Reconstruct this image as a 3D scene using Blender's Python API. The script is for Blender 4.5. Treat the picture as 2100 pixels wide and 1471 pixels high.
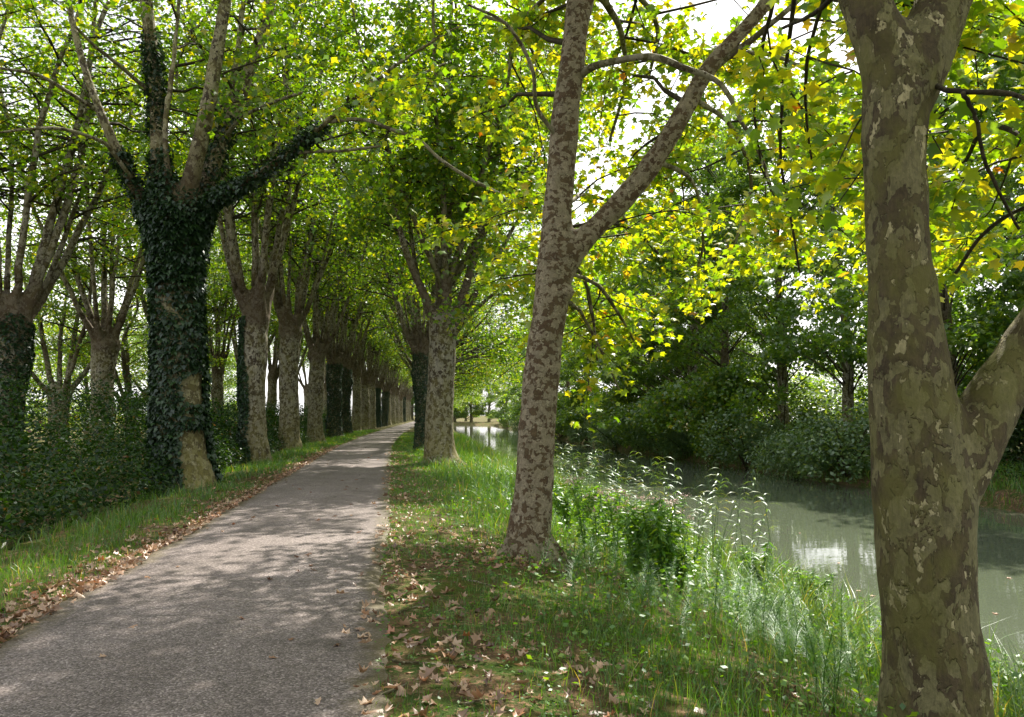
import bpy, math, random
import numpy as np
from mathutils import Vector, Matrix

# ------------------------------------------------------------------ camera, sky, sun, exposure
SC = bpy.context.scene
COL = SC.collection
for o in list(bpy.data.objects):
    bpy.data.objects.remove(o)
EYE = 1.6
FPX = 1633.0                       # focal length in pixels of the 2100 px wide photograph
PITCH = math.atan((850 - 735.5) / FPX)
cam_d = bpy.data.cameras.new('camera')
cam = bpy.data.objects.new('camera', cam_d)
COL.objects.link(cam)
cam_d.sensor_width = 36.0
cam_d.lens = 36.0 * FPX / 2100.0
cam_d.clip_start = 0.05
cam_d.clip_end = 3000.0
cam.location = (0, 0, EYE)
cam.rotation_euler = (math.radians(90) + PITCH, 0, 0)
SC.camera = cam

SUN_AZ = math.radians(22)          # to the right of straight ahead
SUN_EL = math.radians(50)
world = bpy.data.worlds.new('World')
SC.world = world
world.use_nodes = True
wn, wl = world.node_tree.nodes, world.node_tree.links
wn.clear()
sky = wn.new('ShaderNodeTexSky')
sky.sky_type = 'NISHITA'
sky.sun_disc = False
sky.sun_elevation = SUN_EL
sky.sun_rotation = SUN_AZ
sky.air_density = 1.0
sky.dust_density = 3.0
sky.ozone_density = 1.0
hsv = wn.new('ShaderNodeHueSaturation')
hsv.inputs['Saturation'].default_value = 0.38
wtc = wn.new('ShaderNodeTexCoord')
wno = wn.new('ShaderNodeTexNoise')
wno.inputs['Scale'].default_value = 3.0
wno.inputs['Detail'].default_value = 6.0
wrp = wn.new('ShaderNodeValToRGB')
wrp.color_ramp.elements[0].position = 0.38
wrp.color_ramp.elements[1].position = 0.62
wmx = wn.new('ShaderNodeMix')
wmx.data_type = 'RGBA'
wmx.inputs['B'].default_value = (10.0, 9.9, 9.8, 1)
bg = wn.new('ShaderNodeBackground')
bg.inputs['Strength'].default_value = 0.085
wo = wn.new('ShaderNodeOutputWorld')
wl.new(sky.outputs['Color'], hsv.inputs['Color'])
wl.new(wtc.outputs['Generated'], wno.inputs['Vector'])
wl.new(wno.outputs['Fac'], wrp.inputs['Fac'])
wl.new(wrp.outputs['Color'], wmx.inputs['Factor'])
wl.new(hsv.outputs['Color'], wmx.inputs['A'])
wl.new(wmx.outputs['Result'], bg.inputs['Color'])
wl.new(bg.outputs['Background'], wo.inputs['Surface'])

sun_d = bpy.data.lights.new('sun', 'SUN')
sun_d.energy = 4.3
sun_d.angle = math.radians(0.53)
sun_d.color = (1.0, 0.92, 0.78)
sun = bpy.data.objects.new('sun', sun_d)
COL.objects.link(sun)
to_sun = Vector((math.sin(SUN_AZ) * math.cos(SUN_EL), math.cos(SUN_AZ) * math.cos(SUN_EL), math.sin(SUN_EL)))
sun.rotation_euler = to_sun.to_track_quat('Z', 'Y').to_euler()
sun.location = (30, 40, 60)

SC.view_settings.view_transform = 'Standard'
SC.view_settings.look = 'None'
SC.view_settings.exposure = 1.35
SC.view_settings.gamma = 1.0
SC.render.engine = 'CYCLES'
cy = SC.cycles
cy.use_denoising = True
cy.max_bounces = 5
cy.diffuse_bounces = 3
cy.glossy_bounces = 2
cy.transmission_bounces = 2
cy.transparent_max_bounces = 4
cy.caustics_reflective = False
cy.caustics_refractive = False
cy.sample_clamp_indirect = 6.0

# ------------------------------------------------------------------ helpers
RNG = np.random.default_rng(7)

def dirpx(px, py):
    """direction (per unit of Y) of the photo pixel"""
    cx, cyy = (px - 1050) / FPX, -(py - 735.5) / FPX
    c, s = math.cos(PITCH), math.sin(PITCH)
    y = c - s * cyy
    z = s + c * cyy
    return cx / y, z / y

def W(px, py, d):
    """point seen at that pixel, d metres ahead"""
    a, b = dirpx(px, py)
    return np.array((a * d, d, EYE + b * d))

def wpx(w, d):
    return w * d / FPX

_BY = np.array([-60, -10, 4.2, 7.5, 10.5, 17.4, 26.1, 40.2, 65, 93, 145, 237, 420, 900], float)
_BX = np.array([8.6, 1.4, -.73, -1.22, -1.68, -2.7, -4.03, -6.08, -9.0, -11.7, -16.4, -25, -41, -86], float)
def B(y):
    """x of the right-hand edge of the path"""
    y = np.asarray(y, float)
    k = np.array((-3., -1.5, 0, 1.5, 3.)) * 1.0
    return np.mean([np.interp(y + q, _BY, _BX) for q in k], axis=0)

def canal_w(y):
    return np.interp(y, [0, 40, 90, 300], [18.6, 18.9, 17.2, 17.0])

WATER = -1.3
_rs = np.random.RandomState(3)
_TAB = _rs.rand(64, 64, 64).astype(np.float32)
def vnoise(p, scale=1.0, seed=0):
    """smooth value noise, -1..1, on an (N,3) array"""
    p = np.asarray(p, float) * scale + seed * 17.31
    i = np.floor(p).astype(int)
    f = p - i
    f = f * f * (3 - 2 * f)
    i0 = i & 63
    i1 = (i + 1) & 63
    def g(a, b, c):
        return _TAB[a, b, c]
    x0, y0, z0 = i0.T
    x1, y1, z1 = i1.T
    fx, fy, fz = f.T
    v = ((g(x0, y0, z0) * (1 - fx) + g(x1, y0, z0) * fx) * (1 - fy) + (g(x0, y1, z0) * (1 - fx) + g(x1, y1, z0) * fx) * fy) * (1 - fz) + \
        ((g(x0, y0, z1) * (1 - fx) + g(x1, y0, z1) * fx) * (1 - fy) + (g(x0, y1, z1) * (1 - fx) + g(x1, y1, z1) * fx) * fy) * fz
    return v * 2 - 1

def ground(x, y):
    """height of the ground"""
    x = np.asarray(x, float)
    y = np.asarray(y, float)
    u = x - B(y)
    cw = canal_w(y)
    # left and near side
    h = np.interp(u, [-300, -30, -14, -9, -6.2, -4.6, -3.4, -2.85, -2.6, -0.1, 0.1, 0.9, 1.9, 3.1, 4.6, 5.6, 6.3, 7.6],
                  [-0.8, -0.75, -0.6, -0.55, -0.45, -0.1, 0.02, 0.0, -0.03, -0.03, 0.0, -0.03, -0.16, -0.42, -0.85, -1.1, -1.5, -2.6])
    hr = np.interp(u - cw, [-1.6, -0.25, 0.0, 0.35, 2.0, 5.0, 40, 400], [-2.6, -1.6, -1.25, -0.82, -0.62, -0.45, -0.3, 0.5])
    h = np.where(u > 11, hr, h)
    h = np.where(u > 4, np.maximum(h, np.interp(y, [205, 216], [-9, -.7])), h)
    p = np.stack([x, y, np.zeros_like(x)], -1).reshape(-1, 3)
    n = (vnoise(p, .55, 1) * .07 + vnoise(p, 1.9, 2) * .035).reshape(x.shape)
    onpath = np.clip(np.minimum(u + 2.9, 0.3 - u) * 3, 0, 1)
    return h + n * (1 - onpath) * np.interp(u, [-6, -3, 0.2, 2, 5], [1.2, .35, .3, .9, 1.3])

def mesh_obj(name, verts, faces, mat, parent=None, smooth=False, attrs=None):
    me = make_mesh(name, verts, faces, mat, smooth, attrs)
    return link(name, me, parent)

def make_mesh(name, verts, faces, mat, smooth=False, attrs=None):
    """faces: (M,3) or (M,4) int array"""
    me = bpy.data.meshes.new(name)
    verts = np.ascontiguousarray(verts, np.float32)
    faces = np.ascontiguousarray(faces, np.int32)
    m, k = faces.shape
    me.vertices.add(len(verts))
    me.vertices.foreach_set('co', verts.ravel())
    me.loops.add(m * k)
    me.loops.foreach_set('vertex_index', faces.ravel())
    me.polygons.add(m)
    me.polygons.foreach_set('loop_start', np.arange(0, m * k, k, dtype=np.int32))
    me.polygons.foreach_set('loop_total', np.full(m, k, np.int32))
    if smooth:
        me.polygons.foreach_set('use_smooth', np.ones(m, bool))
    for an, (dom, arr) in (attrs or {}).items():
        a = me.attributes.new(an, 'FLOAT', dom)
        a.data.foreach_set('value', np.ascontiguousarray(arr, np.float32))
    me.update(calc_edges=True)
    if mat:
        me.materials.append(mat)
    return me

def link(name, data, parent=None):
    o = bpy.data.objects.new(name, data)
    COL.objects.link(o)
    if parent is not None:
        o.parent = parent
    return o

def tag(o, label=None, cat=None, group=None, kind=None):
    if label: o['label'] = label
    if cat: o['category'] = cat
    if group: o['group'] = group
    if kind: o['kind'] = kind
    return o

def thing(name, label, cat, loc, rz=0, group=None):
    o = bpy.data.objects.new(name, None)
    o.empty_display_size = 0.3
    COL.objects.link(o)
    o.location = tuple(float(v) for v in loc)
    o.rotation_euler = (0, 0, rz)
    return tag(o, label, cat, group)

def copy_tree(root, loc, rz, label, group=None, scale=1.0, name=None):
    r = root.copy()
    COL.objects.link(r)
    if name: r.name = name
    r.location = tuple(float(v) for v in loc)
    r.rotation_euler = (0, 0, rz)
    r.scale = (scale,) * 3
    r['label'] = label
    if group: r['group'] = group
    elif 'group' in r: del r['group']
    for ch in root.children:
        c = ch.copy()
        COL.objects.link(c)
        c.parent = r
        for g in ch.children:
            d = g.copy()
            COL.objects.link(d)
            d.parent = c
    return r

def smooth_path(pts, n):
    """Catmull-Rom through pts (K,D) -> (n,D)"""
    pts = np.asarray(pts, float)
    if len(pts) == 2:
        t = np.linspace(0, 1, n)[:, None]
        return pts[0] * (1 - t) + pts[1] * t
    P = np.vstack([2 * pts[0] - pts[1], pts, 2 * pts[-1] - pts[-2]])
    t = np.linspace(0, len(pts) - 1 - 1e-6, n)
    i = t.astype(int)
    f = (t - i)[:, None]
    p0, p1, p2, p3 = P[i], P[i + 1], P[i + 2], P[i + 3]
    return .5 * (2 * p1 + (p2 - p0) * f + (2 * p0 - 5 * p1 + 4 * p2 - p3) * f * f + (3 * p1 - p0 - 3 * p2 + p3) * f ** 3)

def tube(pts, rad, sides=8, cap=True, rough=0.0, seed=0, rscale=3.0):
    pts = np.asarray(pts, float)
    rad = np.asarray(rad, float)
    n = len(pts)
    tan = np.gradient(pts, axis=0)
    tan /= np.linalg.norm(tan, axis=1, keepdims=True) + 1e-9
    ref = np.array((1.0, 0.13, 0.07))
    a = np.zeros_like(pts)
    prev = ref - tan[0] * np.dot(ref, tan[0])
    prev /= np.linalg.norm(prev)
    for i in range(n):
        v = prev - tan[i] * np.dot(prev, tan[i])
        v /= np.linalg.norm(v) + 1e-9
        a[i] = v
        prev = v
    b = np.cross(tan, a)
    th = np.linspace(0, 2 * math.pi, sides, endpoint=False)
    ring = a[:, None, :] * np.cos(th)[None, :, None] + b[:, None, :] * np.sin(th)[None, :, None]
    r = np.repeat(rad[:, None], sides, 1)
    if rough:
        q = pts[:, None, :] + ring * rad[:, None, None]
        r = r * (1 + rough * vnoise(q.reshape(-1, 3), rscale, seed).reshape(n, sides) + .4 * rough * vnoise(q.reshape(-1, 3), rscale * 3, seed + 1).reshape(n, sides))
    v = (pts[:, None, :] + ring * r[:, :, None]).reshape(-1, 3)
    i = np.arange(n - 1)[:, None] * sides
    j = np.arange(sides)[None, :]
    k = (j + 1) % sides
    f = np.stack([i + j, i + k, i + sides + k, i + sides + j], -1).reshape(-1, 4)
    if cap:
        v = np.vstack([v, pts[0:1], pts[-1:]])
        c0, c1 = n * sides, n * sides + 1
        e = (n - 1) * sides
        jj = np.arange(sides)
        kk = (jj + 1) % sides
        f = np.vstack([f, np.stack([np.full(sides, c0), kk, jj, jj * 0 + c0], -1), np.stack([np.full(sides, c1), e + jj, e + kk, jj * 0 + c1], -1)])
        f[-2 * sides:, 3] = f[-2 * sides:, 0]
    return v, f

def merge(parts):
    vs, fs, o = [], [], 0
    for v, f in parts:
        vs.append(v)
        fs.append(f + o)
        o += len(v)
    return np.vstack(vs), np.vstack(fs)

def tri(f):
    """quads (with doubled corners allowed) -> triangles"""
    if f.shape[1] == 3:
        return f
    a = f[:, [0, 1, 2]]
    b = f[:, [0, 2, 3]]
    b = b[(b[:, 0] != b[:, 2])]
    return np.vstack([a, b])

def fused(name, parts, mat, voxel, smooth_it=4, disp=None):
    """tubes fused into one continuous skin (voxel remesh) with smooth junctions"""
    v, f = merge([(a, tri(b)) for a, b in parts])
    me = make_mesh(name, v, f, None)
    o = bpy.data.objects.new(name, me)
    COL.objects.link(o)
    m = o.modifiers.new('r', 'REMESH')
    m.mode = 'VOXEL'
    m.voxel_size = voxel
    s = o.modifiers.new('s', 'SMOOTH')
    s.factor = .5
    s.iterations = smooth_it
    dg = bpy.context.evaluated_depsgraph_get()
    ev = o.evaluated_get(dg)
    m2 = bpy.data.meshes.new_from_object(ev)
    bpy.data.objects.remove(o)
    bpy.data.meshes.remove(me)
    n = len(m2.vertices)
    co = np.empty(n * 3, np.float32)
    m2.vertices.foreach_get('co', co)
    co = co.reshape(-1, 3)
    no = np.empty(n * 3, np.float32)
    m2.vertices.foreach_get('normal', no)
    no = no.reshape(-1, 3)
    if disp:
        co = co + no * disp(co)[:, None]
        m2.vertices.foreach_set('co', co.astype(np.float32).ravel())
    m2.polygons.foreach_set('use_smooth', np.ones(len(m2.polygons), bool))
    m2.materials.clear()
    m2.materials.append(mat)
    m2.name = name
    m2.update()
    return m2, co, no

# ------------------------------------------------------------------ materials
def mat_new(name):
    m = bpy.data.materials.new(name)
    m.use_nodes = True
    m.node_tree.nodes.clear()
    return m, m.node_tree.nodes, m.node_tree.links

class NB:
    """small node builder"""
    def __init__(s, name):
        s.m, s.n, s.l = mat_new(name)
    def node(s, t, **kw):
        nd = s.n.new(t)
        for k, v in kw.items():
            setattr(nd, k, v)
        return nd
    def put(s, nd, **kw):
        for k, v in kw.items():
            k = k.replace('_', ' ')
            if hasattr(v, 'is_linked') or isinstance(v, bpy.types.NodeSocket):
                s.l.new(v, nd.inputs[k])
            else:
                nd.inputs[k].default_value = v
        return nd
    def noise(s, vec, scale, detail=3, rough=.55, dist=0):
        nd = s.node('ShaderNodeTexNoise')
        s.put(nd, Scale=scale, Detail=detail, Roughness=rough, Distortion=dist)
        if vec is not None: s.l.new(vec, nd.inputs['Vector'])
        return nd.outputs['Fac']
    def ramp(s, fac, stops, mode='LINEAR'):
        nd = s.node('ShaderNodeValToRGB')
        cr = nd.color_ramp
        cr.interpolation = mode
        while len(cr.elements) < len(stops):
            cr.elements.new(0.5)
        for e, (p, c) in zip(cr.elements, stops):
            e.position = p
            e.color = (c[0], c[1], c[2], 1) if isinstance(c, (tuple, list)) else (c, c, c, 1)
        s.l.new(fac, nd.inputs['Fac'])
        return nd.outputs['Color']
    def mix(s, fac, a, b, mode='MIX'):
        nd = s.node('ShaderNodeMix', data_type='RGBA', blend_type=mode)
        for key, v in (('Factor', fac), ('A', a), ('B', b)):
            sock = [i for i in nd.inputs if i.name == key and i.type == ('VALUE' if key == 'Factor' else 'RGBA')][0]
            if isinstance(v, bpy.types.NodeSocket): s.l.new(v, sock)
            else: sock.default_value = v if key == 'Factor' else (v[0], v[1], v[2], 1)
        return [o for o in nd.outputs if o.type == 'RGBA'][0]
    def math(s, op, a, b=0.0, clamp=False):
        nd = s.node('ShaderNodeMath', operation=op, use_clamp=clamp)
        for i, v in enumerate((a, b)):
            if isinstance(v, bpy.types.NodeSocket): s.l.new(v, nd.inputs[i])
            else: nd.inputs[i].default_value = v
        return nd.outputs[0]
    def mapping(s, vec, scale=(1, 1, 1), loc=None):
        nd = s.node('ShaderNodeMapping')
        nd.inputs['Scale'].default_value = scale
        s.l.new(vec, nd.inputs['Vector'])
        if loc is not None: s.l.new(loc, nd.inputs['Location'])
        return nd.outputs['Vector']
    def out(s, sh, disp=None):
        o = s.node('ShaderNodeOutputMaterial')
        s.l.new(sh, o.inputs['Surface'])
        return s.m
    def bump(s, h, strength, dist):
        nd = s.node('ShaderNodeBump')
        nd.inputs['Strength'].default_value = strength
        nd.inputs['Distance'].default_value = dist
        s.l.new(h, nd.inputs['Height'])
        return nd.outputs['Normal']

def leaf_material(name, stops, trans=(2.3, 2.0, .4), tfac=.55, gloss=.06, rough=.42, objrand=False, hue=0.0):
    b = NB(name)
    if objrand:
        oi = b.node('ShaderNodeObjectInfo')
        fac = oi.outputs['Random']
    else:
        at = b.node('ShaderNodeAttribute', attribute_name='rnd')
        oi = b.node('ShaderNodeObjectInfo')
        # each tree leans a little to its own tint
        fac = b.math('ADD', at.outputs['Fac'], b.math('MULTIPLY', oi.outputs['Random'] if hue < 0 else b.math('SUBTRACT', oi.outputs['Random'], .5), hue), True)
    c = b.ramp(fac, stops)
    d = b.node('ShaderNodeBsdfDiffuse')
    b.l.new(c, d.inputs['Color'])
    t = b.node('ShaderNodeBsdfTranslucent')
    tc = b.mix(1.0, c, trans, 'MULTIPLY')
    b.l.new(tc, t.inputs['Color'])
    mx = b.node('ShaderNodeMixShader')
    mx.inputs[0].default_value = tfac
    b.l.new(d.outputs[0], mx.inputs[1])
    b.l.new(t.outputs[0], mx.inputs[2])
    g = b.node('ShaderNodeBsdfGlossy')
    g.inputs['Roughness'].default_value = rough
    g.inputs['Color'].default_value = (.9, .95, 1, 1)
    m2 = b.node('ShaderNodeMixShader')
    m2.inputs[0].default_value = gloss
    b.l.new(mx.outputs[0], m2.inputs[1])
    b.l.new(g.outputs[0], m2.inputs[2])
    return b.out(m2.outputs[0])

G_CANOPY = [(0, (.048, .12, .007)), (.45, (.085, .185, .008)), (.78, (.15, .235, .01)), (.95, (.24, .27, .015)), (.985, (.30, .27, .02)), (.997, (.34, .16, .03))]
G_GOLD = [(0, (.08, .18, .008)), (.3, (.14, .26, .010)), (.65, (.25, .34, .012)), (.97, (.40, .39, .015)), (.993, (.40, .28, .03)), (1, (.36, .12, .02))]
G_FAR = [(0, (.055, .13, .022)), (.55, (.10, .20, .026)), (.9, (.18, .26, .026)), (1, (.32, .27, .03))]
M_LEAF = leaf_material('plane_leaf', G_CANOPY, hue=-.10, trans=(2.7, 2.3, .4), tfac=.6)
M_GOLD = leaf_material('plane_leaf_golden', G_GOLD)
M_GOLD1 = leaf_material('plane_leaf_golden_single', G_GOLD, objrand=True)
M_FARLEAF = leaf_material('plane_leaf_far_bank', G_FAR, hue=-.2, gloss=.07)
M_IVY = leaf_material('ivy_leaf', [(0, (.008, .024, .008)), (.7, (.016, .043, .013)), (1, (.035, .08, .018))], tfac=.15, gloss=.045, rough=.42)
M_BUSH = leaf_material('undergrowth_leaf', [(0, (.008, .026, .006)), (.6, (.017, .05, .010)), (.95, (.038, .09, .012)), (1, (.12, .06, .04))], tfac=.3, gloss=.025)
M_SHRUB = leaf_material('bank_shrub_leaf', [(0, (.05, .11, .045)), (.6, (.085, .16, .06)), (1, (.16, .23, .08))], tfac=.35, gloss=.07)
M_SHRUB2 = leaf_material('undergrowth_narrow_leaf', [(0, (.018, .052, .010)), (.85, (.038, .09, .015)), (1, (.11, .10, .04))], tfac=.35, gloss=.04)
M_GRASS = leaf_material('grass_blade', [(0, (.03, .095, .008)), (.5, (.06, .165, .010)), (.85, (.12, .22, .016)), (1, (.30, .25, .10))], tfac=.45, gloss=.06, rough=.42)
M_REED = leaf_material('reed_blade', [(0, (.06, .13, .03)), (.7, (.10, .19, .05)), (1, (.26, .24, .11))], tfac=.4, gloss=.055, rough=.4)
M_WEED = leaf_material('weed_leaf', [(0, (.04, .12, .012)), (.6, (.085, .21, .016)), (1, (.17, .28, .02))], tfac=.45, gloss=.05, rough=.42)
M_HORSE = leaf_material('horsetail', [(0, (.045, .15, .015)), (1, (.09, .23, .025))], tfac=.4, gloss=.06)
M_FLOWER = leaf_material('pink_flower', [(0, (.42, .28, .27)), (1, (.62, .48, .45))], tfac=.3, gloss=.02, trans=(1.1, 1.0, 1.0))
M_DRY = leaf_material('dry_leaf', [(0, (.11, .06, .04)), (.3, (.25, .15, .095)), (.65, (.42, .28, .19)), (.93, (.52, .38, .28)), (1, (.36, .12, .04))], tfac=.2, gloss=.05, trans=(1.2, 1, .8))
M_DRY1 = leaf_material('dry_leaf_single', [(0, (.12, .06, .04)), (.3, (.27, .15, .09)), (.65, (.42, .27, .18)), (.9, (.50, .36, .26)), (1, (.38, .11, .035))], tfac=.2, gloss=.05, trans=(1.2, 1, .8), objrand=True)

def bark_material(name, base, dark, pale, algae, scale=5.0, dark_cut=.53, pale_cut=.63, stretch=(1, 1, .6), algae_h=0.0, algae_amt=.6, crisp=.008, bump=1.0, head=None):
    b = NB(name)
    tc = b.node('ShaderNodeTexCoord')
    oi = b.node('ShaderNodeObjectInfo')
    off = b.node('ShaderNodeCombineXYZ')
    b.l.new(b.math('MULTIPLY', oi.outputs['Random'], 37.0), off.inputs[0])
    b.l.new(b.math('MULTIPLY', oi.outputs['Random'], 91.0), off.inputs[2])
    v = b.mapping(tc.outputs['Object'], stretch, off.outputs[0])
    # jigsaw flakes: voronoi cells warped by noise
    wv = b.node('ShaderNodeTexNoise')
    b.put(wv, Scale=scale * 1.7, Detail=3.0)
    b.l.new(v, wv.inputs['Vector'])
    ad = b.node('ShaderNodeVectorMath', operation='MULTIPLY_ADD')
    b.l.new(wv.outputs['Color'], ad.inputs[0])
    ad.inputs[1].default_value = (.22 * 5 / scale,) * 3
    b.l.new(v, ad.inputs[2])
    vo = b.node('ShaderNodeTexVoronoi')
    b.put(vo, Scale=scale * 1.6)
    b.l.new(ad.outputs[0], vo.inputs['Vector'])
    sep = b.node('ShaderNodeSeparateColor')
    b.l.new(vo.outputs['Color'], sep.inputs[0])
    n1 = b.noise(v, scale * 1.0, 4, .62, .4)
    n2 = b.noise(v, scale * 2.3, 3, .6, .3)
    n3 = b.noise(v, scale * .35, 2, .5)
    sel = b.math('ADD', b.math('MULTIPLY', n1, .62), b.math('MULTIPLY', sep.outputs[0], .22))
    sel = b.math('ADD', sel, b.math('MULTIPLY', n3, .16))
    dmask = b.ramp(sel, [(dark_cut - crisp, 0.0), (dark_cut + crisp, 1.0)])
    sel2 = b.math('ADD', b.math('MULTIPLY', n2, .55), b.math('MULTIPLY', sep.outputs[1], .45))
    pmask = b.ramp(sel2, [(pale_cut - crisp, 0.0), (pale_cut + crisp, 1.0)])
    tone = b.noise(v, scale * 6, 4, .7)
    c = b.mix(sep.outputs[2], base, tuple(x * .74 for x in base))
    c = b.mix(dmask, c, b.mix(sep.outputs[0], dark, tuple(x * .6 for x in dark)))
    c = b.mix(pmask, c, pale)
    c = b.mix(1.0, c, b.ramp(tone, [(.25, .66), (.8, 1.18)]), 'MULTIPLY')
    vo2 = b.node('ShaderNodeTexVoronoi')
    b.put(vo2, Scale=scale * 4.2)
    b.l.new(ad.outputs[0], vo2.inputs['Vector'])
    sp2 = b.node('ShaderNodeSeparateColor')
    b.l.new(vo2.outputs['Color'], sp2.inputs[0])
    c = b.mix(1.0, c, b.ramp(sp2.outputs[0], [(0, .80), (1, 1.16)]), 'MULTIPLY')
    streak = b.noise(b.mapping(v, (9, 9, .8)), scale * 1.6, 3, .6)
    c = b.mix(1.0, c, b.ramp(streak, [(.3, .82), (.7, 1.12)]), 'MULTIPLY')
    am = b.ramp(b.noise(v, scale * .5, 4, .65), [(.42, 0.0), (.62, 1.0)])
    if algae_h:
        sx = b.node('ShaderNodeSeparateXYZ')
        b.l.new(tc.outputs['Object'], sx.inputs[0])
        hm = b.math('SUBTRACT', 1.0, b.math('DIVIDE', sx.outputs[2], algae_h), True)
        am = b.math('MAXIMUM', b.math('MULTIPLY', am, .5), b.math('MULTIPLY', hm, b.ramp(b.noise(v, scale * .8, 4, .65), [(.35, 0.1), (.55, 1.0)])))
    c = b.mix(b.math('MULTIPLY', am, algae_amt), c, algae)
    if head:
        sh = b.node('ShaderNodeSeparateXYZ')
        b.l.new(tc.outputs['Object'], sh.inputs[0])
        zz = b.math('ADD', sh.outputs[2], b.math('MULTIPLY', b.math('SUBTRACT', b.noise(v, 2.5, 4, .7), .5), 1.6))
        hm2 = b.ramp(b.math('DIVIDE', zz, 10.0), [(head[0] / 10 - .05, 0.0), (head[0] / 10, 1.0), (head[1] / 10, 1.0), (head[1] / 10 + .12, 0.0)])
        c = b.mix(b.math('MULTIPLY', hm2, .72), c, b.mix(tone, (.05, .034, .022), (.12, .085, .055)))
    hgt = b.math('ADD', b.math('MULTIPLY', dmask, .7), b.math('ADD', b.math('MULTIPLY', tone, .5), b.math('MULTIPLY', pmask, -.6)))
    p = b.node('ShaderNodeBsdfPrincipled')
    b.l.new(c, p.inputs['Base Color'])
    p.inputs['Roughness'].default_value = .78
    p.inputs['Specular IOR Level'].default_value = .25
    b.l.new(b.bump(hgt, bump, .018), p.inputs['Normal'])
    return b.out(p.outputs[0])

M_BARK1 = bark_material('bark_olive', (.188, .17, .085), (.118, .09, .05), (.42, .37, .22), (.13, .128, .032), 8.0, .50, .725, (1, 1, .62), algae_amt=.6)
M_BARK2 = bark_material('bark_mottled', (.32, .27, .19), (.15, .094, .055), (.40, .35, .25), (.16, .15, .07), 10.0, .525, .72, (1, 1, 1.15), algae_amt=.2)
M_BARK3 = bark_material('bark_old', (.34, .315, .25), (.105, .08, .055), (.46, .42, .33), (.22, .20, .06), 7.5, .51, .70, (1, 1, .8), algae_h=3.2, algae_amt=.75, head=(5.3, 6.3))
M_BARK4 = bark_material('bark_ivy_tree', (.32, .295, .19), (.105, .08, .055), (.44, .40, .28), (.22, .20, .06), 7.5, .51, .70, (1, 1, .8), algae_h=3.2, algae_amt=.8, head=(5.0, 7.3))
M_LIMB = bark_material('bark_limb', (.27, .245, .175), (.10, .075, .045), (.36, .33, .25), (.14, .14, .05), 6.0, .53, .72, (1, 1, .8), algae_amt=.5)
M_TWIG = bark_material('bark_twig', (.07, .055, .035), (.04, .03, .02), (.10, .085, .06), (.06, .065, .02), 12.0, .53, .75, algae_amt=.3)

def ground_material():
    b = NB('bank_ground')
    tc = b.node('ShaderNodeTexCoord')
    v = tc.outputs['Object']
    n1 = b.noise(v, .9, 5, .65)
    n2 = b.noise(v, 7, 4, .7)
    n3 = b.noise(v, 60, 3, .7)
    soil = b.mix(n2, (.075, .05, .03), (.17, .115, .07))
    moss = b.mix(n3, (.04, .06, .010), (.12, .125, .025))
    c = b.mix(b.ramp(n1, [(.45, 0.0), (.60, 1.0)]), soil, moss)
    gm = b.ramp(b.noise(v, 3.0, 4, .65), [(.46, 0.0), (.58, 1.0)])
    c = b.mix(b.math('MULTIPLY', gm, .8), c, b.mix(n3, (.03, .07, .012), (.06, .12, .02)))
    mould = b.node('ShaderNodeTexVoronoi')
    b.put(mould, Scale=28.0)
    b.l.new(v, mould.inputs['Vector'])
    ms = b.node('ShaderNodeSeparateColor')
    b.l.new(mould.outputs['Color'], ms.inputs[0])
    c = b.mix(b.math('MULTIPLY', b.ramp(ms.outputs[0], [(.74, 0.0), (.80, 1.0)]), b.ramp(n1, [(.40, .85), (.62, .15)])), c, b.mix(ms.outputs[1], (.16, .09, .05), (.34, .22, .14)))
    c = b.mix(1.0, c, b.ramp(n3, [(.2, .55), (.8, 1.3)]), 'MULTIPLY')
    p = b.node('ShaderNodeBsdfPrincipled')
    b.l.new(c, p.inputs['Base Color'])
    p.inputs['Roughness'].default_value = .95
    p.inputs['Specular IOR Level'].default_value = .1
    b.l.new(b.bump(b.math('ADD', n2, n3), .9, .03), p.inputs['Normal'])
    return b.out(p.outputs[0])
M_GROUND = ground_material()

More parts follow.
